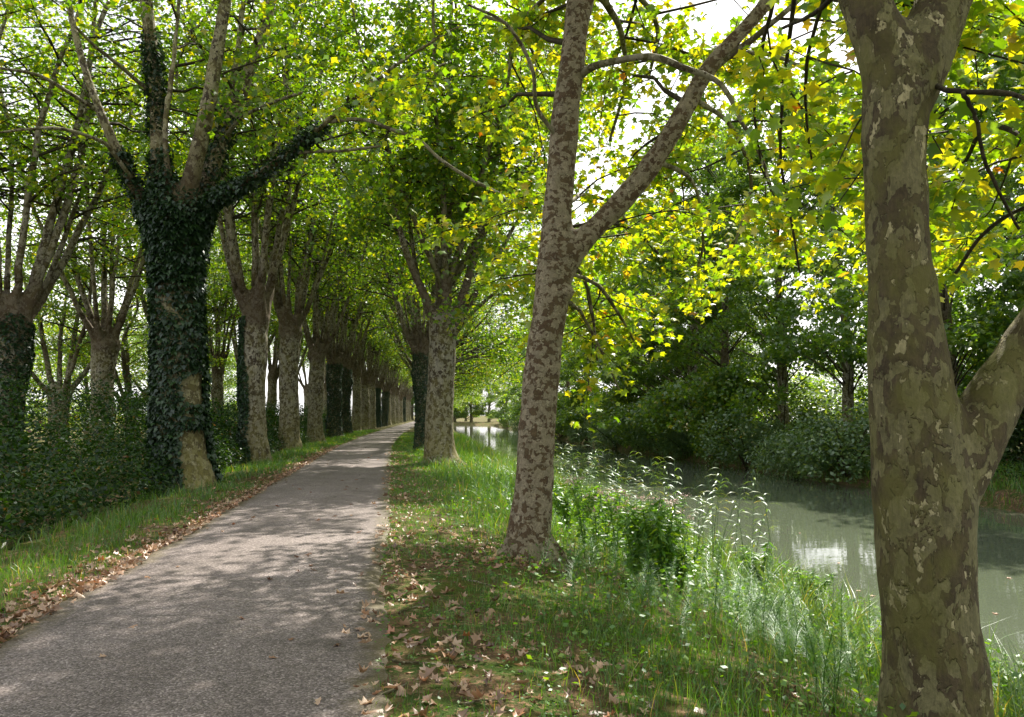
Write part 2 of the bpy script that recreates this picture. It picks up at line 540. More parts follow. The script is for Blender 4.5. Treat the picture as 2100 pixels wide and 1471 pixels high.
def path_material():
    b = NB('chipped_asphalt')
    tc = b.node('ShaderNodeTexCoord')
    v = tc.outputs['Object']
    vo = b.node('ShaderNodeTexVoronoi')
    b.put(vo, Scale=85.0)
    b.l.new(v, vo.inputs['Vector'])
    sp = b.node('ShaderNodeSeparateColor')
    b.l.new(vo.outputs['Color'], sp.inputs[0])
    c = b.ramp(sp.outputs[0], [(0, (.075, .062, .060)), (.5, (.148, .126, .124)), (.85, (.235, .206, .204)), (1, (.37, .33, .33))])
    n1 = b.noise(v, 1.1, 5, .65)
    c = b.mix(1.0, c, b.ramp(n1, [(.3, (.78, .76, .74)), (.7, (1.12, 1.1, 1.1))]), 'MULTIPLY')
    n2 = b.noise(v, 14, 4, .7)
    c = b.mix(1.0, c, b.ramp(n2, [(.25, .8), (.75, 1.15)]), 'MULTIPLY')
    wear = b.noise(b.mapping(v, (1.2, .25, 1)), .9, 4, .6)
    c = b.mix(1.0, c, b.ramp(wear, [(.35, (.80, .78, .77)), (.65, (1.12, 1.11, 1.12))]), 'MULTIPLY')
    st = b.ramp(b.noise(v, 2.6, 5, .75), [(.60, 0.0), (.72, 1.0)])
    c = b.mix(b.math('MULTIPLY', st, .45), c, (.085, .07, .055))
    cv = b.node('ShaderNodeTexVoronoi', feature='DISTANCE_TO_EDGE')
    b.put(cv, Scale=.55)
    wn_ = b.node('ShaderNodeTexNoise')
    b.put(wn_, Scale=1.6, Detail=5.0)
    b.l.new(v, wn_.inputs['Vector'])
    wa = b.node('ShaderNodeVectorMath', operation='MULTIPLY_ADD')
    b.l.new(wn_.outputs['Color'], wa.inputs[0])
    wa.inputs[1].default_value = (1.2, 1.2, 0)
    b.l.new(v, wa.inputs[2])
    b.l.new(wa.outputs[0], cv.inputs['Vector'])
    ck = b.math('MULTIPLY', b.ramp(cv.outputs['Distance'], [(.004, 1.0), (.014, 0.0)]), b.ramp(b.noise(v, .5, 3, .6), [(.5, 0.0), (.6, .7)]))
    c = b.mix(ck, c, (.045, .038, .032))
    at = b.node('ShaderNodeAttribute', attribute_name='edge')
    e = b.math('ADD', at.outputs['Fac'], b.math('MULTIPLY', b.math('SUBTRACT', b.noise(v, 5, 4, .7), .5), .9))
    em = b.ramp(e, [(.55, 0.0), (.95, 1.0)])
    c = b.mix(b.math('MULTIPLY', em, .8), c, b.mix(n2, (.075, .05, .032), (.11, .10, .03)))
    p = b.node('ShaderNodeBsdfPrincipled')
    b.l.new(c, p.inputs['Base Color'])
    p.inputs['Roughness'].default_value = .72
    p.inputs['Specular IOR Level'].default_value = .4
    b.l.new(b.bump(b.math('ADD', b.math('MULTIPLY', vo.outputs['Distance'], -1.2), b.math('MULTIPLY', n2, .3)), .7, .006), p.inputs['Normal'])
    return b.out(p.outputs[0])
M_PATH = path_material()

def water_material():
    b = NB('canal_water')
    tc = b.node('ShaderNodeTexCoord')
    v = b.mapping(tc.outputs['Object'], (.55, 1.0, 1))
    n = b.math('ADD', b.math('MULTIPLY', b.noise(v, 1.1, 2, .5), 1.0), b.math('MULTIPLY', b.noise(v, 6.0, 3, .55), .22))
    p = b.node('ShaderNodeBsdfPrincipled')
    c = b.mix(b.noise(tc.outputs['Object'], .12, 3, .5), (.075, .092, .064), (.10, .118, .084))
    b.l.new(c, p.inputs['Base Color'])
    p.inputs['Roughness'].default_value = .02
    p.inputs['IOR'].default_value = 1.333
    b.l.new(b.bump(n, .10, .05), p.inputs['Normal'])
    return b.out(p.outputs[0])
M_WATER = water_material()

# ------------------------------------------------------------------ terrain, path, water
def grid_mesh(name, us, ys, zfun, mat, attr=None, xfun=None):
    U, Y = np.meshgrid(us, ys)
    X = (U + B(Y)) if xfun is None else xfun(U, Y)
    Z = zfun(X, Y, U)
    v = np.stack([X, Y, Z], -1).reshape(-1, 3)
    nu, ny = len(us), len(ys)
    i = np.arange(ny - 1)[:, None] * nu
    j = np.arange(nu - 1)[None, :]
    f = np.stack([i + j, i + j + 1, i + nu + j + 1, i + nu + j], -1).reshape(-1, 4)
    at = {'edge': ('POINT', attr(U, Y).ravel())} if attr else None
    return mesh_obj(name, v, f, mat, smooth=True, attrs=at)

ys = np.concatenate([np.arange(-60, -8, 4), np.arange(-8, 30, .25), np.arange(30, 70, 1.0), np.arange(70, 200, 6), np.arange(200, 300, 3), np.arange(300, 1300, 100)])
us = np.concatenate([[-900, -400, -200, -100, -60, -40], np.arange(-30, -8, 1.0), np.arange(-8, -3.0, .3), [-2.95, -2.7, -2.5, -1.4, -.3, -.1], np.arange(.1, 7.7, .22),
                     [9, 11.2, 14], np.arange(15.2, 22, .3), np.arange(22, 40, 2), [60, 100, 200, 400, 1000]])
terrain = grid_mesh('ground', us, ys, lambda X, Y, U: ground(X, Y), M_GROUND)
tag(terrain, 'grassy bank ground with soil and moss', 'ground', kind='structure')

pw = 2.62
py_ = np.concatenate([np.arange(-30, -2, 2.0), np.arange(-2, 14, .06), np.arange(14, 40, .2), np.arange(40, 420, 4)])
pu = np.array([-pw - .12, -pw, -pw + .12, -pw + .3, -2.0, -1.31, -.6, -.3, -.12, 0, .12])
def path_x(U, Y):
    p = np.stack([U * 0 + np.sign(U + 1.31) * 40, Y, Y * 0], -1).reshape(-1, 3)
    w = (vnoise(p, 1.1, 5) * .10 + vnoise(p, 4.0, 6) * .06 + vnoise(p, 9.0, 7) * .03).reshape(U.shape)
    edge = np.clip(np.abs(U + 1.31) - 1.0, 0, .31) / .31
    return U + B(Y) + w * edge
path = grid_mesh('path', pu, py_, lambda X, Y, U: .012 + .02 * (1 - ((U + 1.31) / 1.43) ** 2) - .035 * (np.abs(U + 1.31) > 1.4),
                 M_PATH, attr=lambda U, Y: np.clip((np.abs(U + 1.31) - .85) / .5, 0, 1), xfun=path_x)
tag(path, 'grey chipped asphalt towpath running beside the canal', 'path', kind='structure')

wat = grid_mesh('water', np.array([5.2, 8, 12, 16, 19.6]), np.concatenate([np.arange(-60, 80, 5.), np.arange(80, 500, 20.)]), lambda X, Y, U: WATER + 0 * X, M_WATER)
tag(wat, 'still grey green canal water', 'water', kind='structure')

# ------------------------------------------------------------------ leaves
def T(pts, f):
    return np.array(pts, float), np.array(f, int)
_half = [(.40, .02), (.27, .24), (.56, .50), (.20, .60)]
_out = [(0, 0)] + _half + [(0, 1.0)] + [(-x, y) for x, y in reversed(_half)]
LOBED = T([(x, y, -.10 * abs(x) * 2 - .22 * (y - .3) ** 2) for x, y in _out] + [(0, .38, .03)],
          [(10, i, (i + 1) % 10) for i in range(10)])
MAPLE = T([(0, 0, 0), (.5, .38, -.10), (.19, .58, -.03), (0, 1, -.14), (-.19, .58, -.03), (-.5, .38, -.10)], [(0, 1, 2), (0, 2, 3), (0, 3, 4), (0, 4, 5)])
DIAMOND = T([(0, 0, 0), (.34, .45, -.07), (0, 1, -.1), (-.34, .45, -.07)], [(0, 1, 2), (0, 2, 3)])
LANCE = T([(0, 0, 0), (.13, .35, -.03), (0, 1, -.18), (-.13, .35, -.03)], [(0, 1, 2), (0, 2, 3)])
IVYL = T([(0, 0, 0), (.45, .15, -.05), (.2, .5, 0), (0, .95, -.06), (-.2, .5, 0), (-.45, .15, -.05)], [(0, 1, 2), (0, 2, 3), (0, 3, 4), (0, 4, 5)])
_cur = [(x * .8, y, 1.0 * abs(x) ** 1.2 + .55 * (y - .45) ** 2 + .05 * math.sin(9 * x + 7 * y)) for x, y in _out] + [(0, .38, .0)]
CURLED = T(_cur, LOBED[1])

def frames(fwd, roll, upref=(0, 0, 1)):
    """rotation matrices whose columns are x, y=fwd, z=normal"""
    fwd = fwd / (np.linalg.norm(fwd, axis=1, keepdims=True) + 1e-9)
    up = np.broadcast_to(np.array(upref, float), fwd.shape)
    x = np.cross(fwd, up)
    x /= np.linalg.norm(x, axis=1, keepdims=True) + 1e-9
    z = np.cross(x, fwd)
    c, s = np.cos(roll)[:, None], np.sin(roll)[:, None]
    x2 = x * c + z * s
    z2 = -x * s + z * c
    return np.stack([x2, fwd, z2], -1)

def leaf_mats(n, rng, pitch=(-1.1, .15), roll=.55):
    yaw = rng.uniform(0, 2 * math.pi, n)
    pt = rng.uniform(pitch[0], pitch[1], n)
    fwd = np.stack([np.cos(yaw) * np.cos(pt), np.sin(yaw) * np.cos(pt), np.sin(pt)], -1)
    return frames(fwd, rng.normal(0, roll, n))

def scatter(pos, rot, size, tmpl, rnd):
    tv, tf = tmpl
    n, k = len(pos), len(tv)
    v = np.einsum('nij,kj->nki', rot, tv) * np.asarray(size).reshape(-1, 1, 1) + pos[:, None, :]
    f = (tf[None, :, :] + (np.arange(n) * k)[:, None, None]).reshape(-1, 3)
    return v.reshape(-1, 3).astype(np.float32), f, np.repeat(rnd, len(tf))

def leaf_mesh(name, pos, rot, size, tmpl, rnd, mat):
    v, f, r = scatter(pos, rot, size, tmpl, rnd)
    return make_mesh(name, v, f, mat, attrs={'rnd': ('FACE', r)})

# ------------------------------------------------------------------ tree growing
def grow(limbs, rng, step=.5, blen=(1.2, 3.0), zmin=6.5, leaves=20000, spread=.22, droop=.5, side=None, size=(.11, .2), bstart=.25, twigs=3, cut=None):
    """branches along the limbs, twigs along the branches, leaf positions along the twigs"""
    tubes, segs = [], []
    for pts, rad in limbs:
        L = np.concatenate([[0], np.cumsum(np.linalg.norm(np.diff(pts, axis=0), axis=1))])
        s = L[-1] * bstart + rng.uniform(0, step)
        while s < L[-1]:
            p = np.array([np.interp(s, L, pts[:, k]) for k in range(3)])
            r = np.interp(s, L, rad)
            s += step * rng.uniform(.6, 1.4)
            if p[2] < zmin:
                continue
            i = min(np.searchsorted(L, s), len(pts) - 1)
            tg = pts[i] - pts[i - 1]
            tg /= np.linalg.norm(tg) + 1e-9
            a = rng.uniform(0, 2 * math.pi)
            d = np.array((math.cos(a), math.sin(a), rng.uniform(-.25, .55)))
            if side is not None:
                d[:2] += np.array(side)
            d = d / np.linalg.norm(d) + tg * .35
            d /= np.linalg.norm(d)
            ln = rng.uniform(*blen)
            n = 6
            t = np.linspace(0, 1, n)
            q = p + d * ln * t[:, None]
            q[:, 2] -= droop * ln * .35 * t ** 2
            q[1:] += np.cumsum(rng.normal(0, .022 * ln, (n - 1, 3)), axis=0)
            br = min(r * .55, .012 + .012 * ln)
            tubes.append((q, np.linspace(br, .005, n)))
            segs.append(q[n // 2:])
            for _ in range(twigs):
                k = rng.integers(2, n - 1)
                a2 = rng.uniform(0, 2 * math.pi)
                d2 = np.array((math.cos(a2), math.sin(a2), rng.uniform(-.6, .3))) + d * .6
                d2 /= np.linalg.norm(d2)
                l2 = ln * rng.uniform(.25, .55)
                t2 = np.linspace(0, 1, 4)
                q2 = q[k] + d2 * l2 * t2[:, None]
                q2[:, 2] -= droop * l2 * .4 * t2 ** 2
                tubes.append((q2, np.linspace(.008, .004, 4)))
                segs.append(q2[1:])
        segs.append(pts[-max(3, len(pts) // 6):])
    A = np.vstack([s_[:-1] for s_ in segs])
    D = np.vstack([s_[1:] - s_[:-1] for s_ in segs])
    ln = np.linalg.norm(D, axis=1)
    idx = rng.choice(len(A), leaves, p=ln / ln.sum())
    pos = A[idx] + D[idx] * rng.uniform(0, 1, (leaves, 1)) + rng.normal(0, spread, (leaves, 3)) * np.array((1, 1, .8))
    if cut is not None:
        pos = pos[cut(pos)]
        tubes = [t_ for t_ in tubes if cut(t_[0]).mean() > .6]
    sz = rng.uniform(size[0], size[1], len(pos))
    return tubes, pos, sz

def twig_mesh(name, tubes, mat, sides=4):
    v, f = merge([tube(p, r, sides, cap=False) for p, r in tubes])
    return make_mesh(name, v, f, mat, smooth=True)

def trunk_mesh(name, H, r0, rng, mat, lean=(0, 0), head=1.18, flare=1.5, sides=26, rings=34, seed=0):
    """pollard bole: flared lobed foot, knots, swollen head"""
    t = np.linspace(0, 1, rings)
    z = -0.35 + t * (H + .35)
    th = np.linspace(0, 2 * math.pi, sides, endpoint=False)
    prof = r0 * (1 + (flare - 1) * np.exp(-np.clip(z, 0, 9) / .45) + (head - 1) * np.exp(-((z - H + .25) / .55) ** 2) + .05 * np.sin(z * 1.7 + seed))
    prof[-1] *= .4
    prof[-2] *= .72
    prof[-3] *= .9
    lob = np.exp(-np.clip(z, 0, 9) / .5)[:, None] * (.16 * np.sin(5 * th + seed) + .08 * np.sin(8 * th + 2 * seed))[None, :]
    cx = lean[0] * t ** 1.3 + .04 * np.sin(z * 1.1 + seed)
    cyy = lean[1] * t ** 1.3 + .04 * np.cos(z * 1.3 + seed)
    R = prof[:, None] * (1 + lob)
    P = np.stack([cx[:, None] + R * np.cos(th), cyy[:, None] + R * np.sin(th), np.repeat(z[:, None], sides, 1)], -1)
    q = P.reshape(-1, 3)
    n = .10 * vnoise(q, 1.5, seed) + .05 * vnoise(q, 4.5, seed + 1)
    n = n + .14 * np.clip(vnoise(q, 1.1, seed + 3) - .35, 0, 1) * 3 * .6
    R = R * (1 + n.reshape(R.shape) * (1 + .8 * np.exp(-((z - H) / .5) ** 2))[:, None])
    P = np.stack([cx[:, None] + R * np.cos(th), cyy[:, None] + R * np.sin(th), np.repeat(z[:, None], sides, 1)], -1)
    v = np.vstack([P.reshape(-1, 3), [[cx[-1], cyy[-1], H + .06], [cx[0], cyy[0], z[0]]]])
    i = np.arange(rings - 1)[:, None] * sides
    j = np.arange(sides)[None, :]
    k = (j + 1) % sides
    f = np.stack([i + j, i + k, i + sides + k, i + sides + j], -1).reshape(-1, 4)
    e = (rings - 1) * sides
    jj = np.arange(sides)
    top = np.stack([e + jj, e + (jj + 1) % sides, np.full(sides, rings * sides), np.full(sides, rings * sides)], -1)
    bot = np.stack([(jj + 1) % sides, jj, np.full(sides, rings * sides + 1)], -1)
    f = np.vstack([tri(f), top[:, :3], bot])
    return make_mesh(name, v, f, mat, smooth=True), P, R

def ivy_on(name, P, rng, n, zr, keep, size=(.06, .13), out=.06):
    """ivy leaves over a grid of bole points P (rings, sides, 3)"""
    rings, sides, _ = P.shape
    i = rng.uniform(0, rings - 1.001, n * 3)
    j = rng.uniform(0, sides, n * 3)
    i0, j0 = i.astype(int), j.astype(int) % sides
    fi, fj = (i - i0)[:, None], (j - j.astype(int))[:, None]
    j1 = (j0 + 1) % sides
    p = (P[i0, j0] * (1 - fj) + P[i0, j1] * fj) * (1 - fi) + (P[i0 + 1, j0] * (1 - fj) + P[i0 + 1, j1] * fj) * fi
    c = P.mean(axis=1)
    o = p - (c[i0] * (1 - fi) + c[i0 + 1] * fi)
    o[:, 2] = 0
    o /= np.linalg.norm(o, axis=1, keepdims=True) + 1e-9
    ang = np.arctan2(o[:, 1], o[:, 0])
    m = (p[:, 2] > zr[0]) & (p[:, 2] < zr[1]) & keep(p, ang, rng)
    p, o = p[m][:n], o[m][:n]
    k = len(p)
    p = p + o * (rng.uniform(.01, out, (k, 1)) + .05 * np.clip(vnoise(p, 2.2, 4), 0, 1)[:, None])
    fwd = o * .55 + np.array((0, 0, -1.0)) + rng.normal(0, .35, (k, 3))
    rot = frames(fwd, rng.normal(0, .4, k), (0, 0, 1))
    # make the upper side face outward
    z = rot[:, :, 2]
    fl = np.sign(np.einsum('ij,ij->i', z, o))
    rot[:, :, 2] *= fl[:, None]
    rot[:, :, 0] *= fl[:, None]
    return leaf_mesh(name, p, rot, rng.uniform(size[0], size[1], k), IVYL, rng.uniform(0, 1, k), M_IVY)

def limb_mesh(name, pts, rad, mat, sides=9, seed=0):
    v, f = tube(pts, rad, sides, True, .09, seed, 2.5)
    return make_mesh(name, v, tri(f), mat, smooth=True)

def pollard_limbs(rng, H, rh, n, top=(16, 21), lean=(.10, .36), r=(.10, .19)):
    out = []
    a0 = rng.uniform(0, 6.28)
    for k in range(n):
        a = a0 + k * 2 * math.pi / n + rng.normal(0, .25)
        ln = rng.uniform(*lean)
        if k == 0: ln *= .35
        tz = rng.uniform(*top)
        d = np.array((math.cos(a), math.sin(a)))
        st = np.array((*(d * rh * .42), H - .55))
        hh = tz - H
        w = hh * math.tan(ln)
        pts = [st, st + np.array((*(d * w * .22), hh * .13)), st + np.array((*(d * w * .6), hh * .45)), st + np.array((*(d * w * .86 + rng.normal(0, .4, 2)), hh * .74)), st + np.array((*(d * w + rng.normal(0, .7, 2)), hh))]
        m = 22
        P = smooth_path(pts, m)
        P[2:] += np.cumsum(rng.normal(0, .035, (m - 2, 3)), axis=0) * np.array((1, 1, .2))
        r0 = rng.uniform(*r)
        R = r0 * np.linspace(1, .2, m) ** .9
        R[:5] *= np.array((1.9, 1.65, 1.35, 1.18, 1.06))
        out.append((P, R))
    return out

def build_pollard(name, label, cat, seed, H=5.9, r0=.46, n=8, leaves=22000, mat=M_BARK3, lmat=M_LEAF, ivy=None, top=(16, 21), lean=(.09, .34), low=False, side=None, tm=MAPLE, zmin=7.4, tlean=(0, 0), rlimb=(.11, .19), blen=(2.0, 4.6), size=(.11, .195), group=None, extra=()):
    rng = np.random.default_rng(seed)
    root = thing(name, label, cat, (0, 0, 0), 0, group)
    me, P, R = trunk_mesh('trunk', H, r0, rng, mat, seed=seed, lean=tlean)
    limbs = pollard_limbs(rng, H, r0 * 1.2, n, top, lean, rlimb)
    for p, r in limbs:
        p += np.array((tlean[0], tlean[1], 0))
    limbs += list(extra)
    tv = np.empty(len(me.vertices) * 3, np.float32)
    me.vertices.foreach_get('co', tv)
    tf = np.array([tuple(p_.vertices) for p_ in me.polygons])
    K = 6                                            # the feet of the limbs grow out of the bole in one skin
    stubs = [tube(p[:K], r[:K] * np.linspace(1.12, 1.0, K), 10, True, .06, seed) for p, r in limbs]
    me2, _, _ = fused('trunk', [(tv.reshape(-1, 3), tf)] + stubs, mat, .075, 3, lambda co: .02 * vnoise(co, 2.6, seed) + .012 * vnoise(co, 7, seed + 2))
    bpy.data.meshes.remove(me)
    link('trunk', me2, root)
    for q, (p, r) in enumerate(limbs):
        link('limb', limb_mesh('limb', p[K - 2:], r[K - 2:], mat, seed=seed + q), root)
    tubes, pos, sz = grow(limbs, rng, zmin=zmin, leaves=leaves, side=side, size=size, blen=blen)
    tag(link('branches', twig_mesh('branches', tubes, M_TWIG), root), kind='stuff')
    rot = leaf_mats(len(pos), rng)
    tag(link('crown', leaf_mesh('crown', pos, rot, sz, tm, rng.uniform(0, 1, len(pos)), lmat), root), kind='stuff')
    if ivy:
        link('ivy', ivy_on('ivy', P, rng, ivy[0], ivy[1], ivy[2]), root)
    return root

def at_u(u, y, dz=0.0):
    x = u + float(B(y))
    return np.array((x, y, float(ground(x, y)) + dz))

# ------------------------------------------------------------------ custom near trees
def px_path(poly, n, base):
    """poly of (px, py, width px, depth) -> world points relative to base, radii"""
    P = np.array([np.append(W(a, b, d), wpx(w, d) / 2) for a, b, w, d in poly])
    Q = smooth_path(P, n)
    return Q[:, :3] - base, Q[:, 3]

def near_tree(name, label, base_xyz, trunk_poly, limb_polys, seed, mat, voxel, leaves, lmat, thin=(), tm=LOBED, size=(.12, .2), extra_limbs=(), blen=(1.0, 2.6), step=.42, zmin=3.0, nleaf=0, foot=None, droop=.7, bstart=.25, spread=.2, knots=(), lmat1=None, cut=None, upper=0):
    rng = np.random.default_rng(seed)
    base = np.array(base_xyz, float)
    root = thing(name, label, 'tree', base)
    parts = []
    tp, tr = px_path(trunk_poly, 60, base)
    parts.append(tube(tp, tr, 30, True, .05, seed, 2.2))
    if foot:
        for a, ln, rr in foot:      # root spurs
            q = smooth_path([(0.0, 0, .55), (math.cos(a) * ln * .45, math.sin(a) * ln * .45, .22), (math.cos(a) * ln, math.sin(a) * ln, -.12)], 10)
            q[:, :2] += tp[0][:2]
            parts.append(tube(q, np.linspace(rr, rr * .6, 10), 10))
    limbs = []
    for poly in limb_polys:
        p, r = px_path(poly, 40, base)
        limbs.append((p, r))
        parts.append(tube(p, r, 16, True, .05, seed + 5, 2.2))
    for (px, py, d, rr) in knots:
        c = W(px, py, d) - base
        parts.append(tube(np.array([c - (0, 0, rr), c - (0, 0, rr * .5), c, c + (0, 0, rr * .5), c + (0, 0, rr)]), np.array((.2, .8, 1, .8, .2)) * rr, 10))
    def disp(co):
        return .012 * vnoise(co, 3.0, seed) + .006 * vnoise(co, 9.0, seed + 1)
    me, co, no = fused('trunk', parts, mat, voxel, 5, disp)
    link('trunk', me, root)
    thins = []
    for poly in thin:
        p, r = px_path(poly, 26, base)
        p[1:-1] += np.cumsum(rng.normal(0, .006, (24, 3)), axis=0) * np.linspace(1, 0, 24)[:, None]
        thins.append((p, r))
        link('branch', limb_mesh('branch', p, r, M_LIMB if r[0] > .03 else M_TWIG, 8, seed), root)
    ex = []
    for P_, R_ in extra_limbs:
        ex.append((P_ - base, R_))
        link('limb', limb_mesh('limb', P_ - base, R_, M_LIMB, 9, seed), root)
    tubes, pos, sz = grow([(tp[30:], tr[30:])] + limbs + thins + ([] if upper else ex), rng, step=step, blen=blen, zmin=zmin, leaves=leaves, size=size, droop=droop, bstart=bstart, spread=spread, cut=(lambda p: cut(p + base)) if cut else None)
    if upper:
        t2, p2, s2 = grow(ex, rng, step=.5, blen=(1.6, 3.4), zmin=8, leaves=upper, size=size, spread=.3)
        tubes = tubes + t2
        tag(link('crown', leaf_mesh('crown', p2, leaf_mats(len(p2), rng), s2 * 1.15, MAPLE, rng.uniform(0, 1, len(p2)), lmat), root), kind='stuff')
    tag(link('branches', twig_mesh('branches', tubes, M_TWIG), root), kind='stuff')
    rot = leaf_mats(len(pos), rng, (-1.2, .1))
    rnd = rng.uniform(0, 1, len(pos))
    # the leaves that show largest are objects of their own
    single = np.zeros(len(pos), bool)
    wp = pos + base
    if nleaf:
        dx, dz = wp[:, 0] / wp[:, 1], (wp[:, 2] - EYE) / wp[:, 1]
        vis = (wp[:, 1] > 1.5) & (np.abs(dx) < .62) & (dz < .50) & (dz > -.3)
        score = np.where(vis, wp[:, 1] / sz, 1e9)
        single[np.argsort(score)[:nleaf]] = True
    crown = link('crown', leaf_mesh('crown', pos[~single], rot[~single], sz[~single], tm, rnd[~single], lmat), root)
    tag(crown, kind='stuff')
    if nleaf:
        lm = leaf_mesh('leaf', np.zeros((1, 3)), np.eye(3)[None], np.ones(1), LOBED, np.zeros(1), lmat1 or M_GOLD1)
        for k in np.where(single)[0]:
            o = bpy.data.objects.new('leaf', lm)
            COL.objects.link(o)
            o.parent = crown
            M = Matrix([list(r_) for r_ in rot[k]]).to_4x4()
            o.matrix_local = Matrix.Translation(Vector(pos[k])) @ M @ Matrix.Scale(float(sz[k]), 4)
    return root, tp, tr, limbs

def upward(start, az, reach, rise, r0, n=22, seed=0, curve=.6):
    rng = np.random.default_rng(seed)
    d = np.array((math.cos(az), math.sin(az)))
    pts = [np.array(start), np.array(start) + np.array((*(d * reach * .35), rise * .25)), np.array(start) + np.array((*(d * reach * .75), rise * .62)), np.array(start) + np.array((*(d * reach), rise))]
    P = smooth_path(pts, n)
    P[2:] += np.cumsum(rng.normal(0, .04, (n - 2, 3)), axis=0)
    return P, r0 * np.linspace(1, .15, n)

def open_view(p):
    """true where foliage of the two canal side trees may hang: clear of the space a walker keeps free, ragged lower hem"""
    hem = 3.15 + .55 * vnoise(p * (1, 1, 0), .7, 3) + .35 * vnoise(p * (1, 1, 0), 2.2, 4) + np.clip(1.2 - p[:, 0], 0, 3) * .35
    hem = hem - 1.5 * np.exp(-((p[:, 0] - 1.3) / .9) ** 2) * (p[:, 1] > 10.3)
    far = np.linalg.norm(p[:, :2], axis=1) > 5.3 + .6 * vnoise(p, .9, 6)
    side = (p[:, 2] > 7.3) | (p[:, 0] > -.2 + 2.0 * (p[:, 1] < 8.5)) | (p[:, 1] > 10.2)
    return side & (p[:, 2] > hem) & (far | (p[:, 2] > 5.5)) & (p[:, 1] > -1.0 + 3.2 * (p[:, 2] < 5.5))

def open_view1(p):
    return open_view(p) & ((p[:, 0] > .28 * p[:, 1] + .15 * vnoise(p, 1.2, 5)) | (p[:, 2] > 7.3))

# --- tree on the near right (two low forks)
D1 = 4.8
b1 = W(1915, 1471, D1)
b1[2] = float(ground(b1[0], b1[1]))
r1_trunk = [(1930, 1640, 260, D1), (1918, 1540, 225, D1), (1914, 1450, 204, D1), (1909, 1300, 186, D1), (1897, 1150, 182, D1), (1889, 1010, 184, D1), (1876, 880, 172, D1), (1865, 780, 156, D1), (1855, 680, 142, D1), (1846, 560, 128, D1),
            (1839, 440, 122, D1), (1833, 320, 120, D1), (1834, 220, 126, D1), (1845, 150, 146, D1)]
r1_l1 = [(1838, 210, 110, D1), (1818, 120, 118, D1), (1790, 40, 102, D1), (1755, -60, 92, D1 + .1), (1715, -200, 84, D1 + .3), (1660, -420, 72, D1 + .6), (1620, -760, 56, D1 + 1), (1600, -1200, 36, D1 + 1.3)]
r1_l2 = [(1850, 210, 120, D1), (1885, 120, 128, D1), (1918, 40, 116, D1), (1955, -60, 104, D1), (1995, -200, 92, D1 - .1), (2060, -420, 80, D1 - .2), (2130, -760, 62, D1), (2200, -1200, 40, D1 + .2)]
r1_l3 = [(1915, 1060, 120, D1), (1962, 960, 126, D1), (2005, 878, 118, D1), (2050, 800, 108, D1), (2105, 712, 100, D1), (2170, 610, 92, D1 - .1), (2260, 430, 80, D1 - .1), (2380, 150, 62, D1), (2480, -200, 44, D1 + .2)]
r1_thin = [
    [(1900, 165, 14, D1), (1935, 180, 12, D1 - .2), (1990, 185, 11, D1 - .4), (2060, 190, 10, D1 - .5), (2140, 215, 8, D1 - .6)],
    [(1975, 190, 10, D1 - .4), (1990, 250, 9, D1 - .3), (2010, 330, 8, D1 - .2), (2040, 390, 7, D1 - .1), (2090, 470, 6, D1)],
    [(1745, -60, 16, D1), (1700, 10, 12, D1 + .3), (1650, 40, 10, D1 + .5), (1600, 60, 7, D1 + .7)],
    [(1730, -100, 14, D1 + .1), (1680, 20, 10, D1 + .8), (1650, 130, 8, D1 + 1.3), (1650, 230, 6, D1 + 1.7), (1665, 330, 4, D1 + 1.9)],
    [(1700, -200, 16, D1 + .3), (1610, -60, 11, D1 + 1.2), (1560, 90, 8, D1 + 1.9), (1545, 220, 6, D1 + 2.4), (1560, 330, 4, D1 + 2.8)],
    [(1690, -260, 16, D1 + .3), (1640, -60, 11, D1 + 1.4), (1610, 150, 8, D1 + 2.2), (1600, 320, 6, D1 + 2.7), (1625, 470, 5, D1 + 3.1), (1640, 560, 4, D1 + 3.2)],
    [(2200, 500, 16, D1), (2120, 300, 11, D1 + .8), (2030, 260, 12, D1 + 1.4), (1980, 330, 8, D1 + 1.8)],
    [(2230, 450, 16, D1), (2120, 420, 10, D1 + .9), (2020, 480, 8, D1 + 1.6), (1960, 560, 8, D1 + 2)],
]
R1, *_ = near_tree('plane_tree', 'smooth olive barked plane tree filling the right edge, forked at knee and head height', b1, r1_trunk, [r1_l1, r1_l2, r1_l3], 11, M_BARK1, .034, 16000, M_GOLD, r1_thin, nleaf=300, cut=open_view1,
                   blen=(1.2, 3.0), zmin=3.3, step=.45, spread=.14, size=(.065, .145), foot=[(.6, .55, .12), (2.4, .6, .13), (4.0, .55, .12), (5.2, .6, .12)])

def open_view2(p):
    return open_view(p) & ((p[:, 1] > 10.05 + .25 * vnoise(p, 1.5, 2)) | (p[:, 0] > 3.1) | (p[:, 2] > 7.3))

# --- slender mottled tree between path and canal
D2 = 9.8
b2 = W(1088, 1160, D2)
b2[2] = float(ground(b2[0], b2[1]))
r2_trunk = [(1088, 1200, 135, D2), (1087, 1155, 116, D2), (1085, 1110, 96, D2), (1089, 1050, 82, D2), (1095, 980, 76, D2), (1100, 900, 76, D2), (1108, 800, 75, D2), (1119, 700, 72, D2), (1133, 600, 73, D2), (1140, 530, 74, D2), (1143, 450, 62, D2),
            (1150, 350, 60, D2), (1160, 230, 58, D2), (1174, 120, 55, D2), (1187, 0, 50, D2), (1205, -160, 44, D2), (1215, -400, 36, D2 + .2), (1200, -700, 24, D2 + .4)]
r2_l1 = [(1142, 580, 58, D2), (1165, 528, 62, D2), (1200, 488, 50, D2 - .05), (1275, 412, 46, D2 - .1), (1350, 318, 43, D2 - .2), (1410, 215, 40, D2 - .3), (1455, 140, 36, D2 - .4), (1530, 55, 33, D2 - .5), (1610, -40, 30, D2 - .6), (1740, -220, 26, D2 - .7), (1850, -460, 20, D2 - .7)]
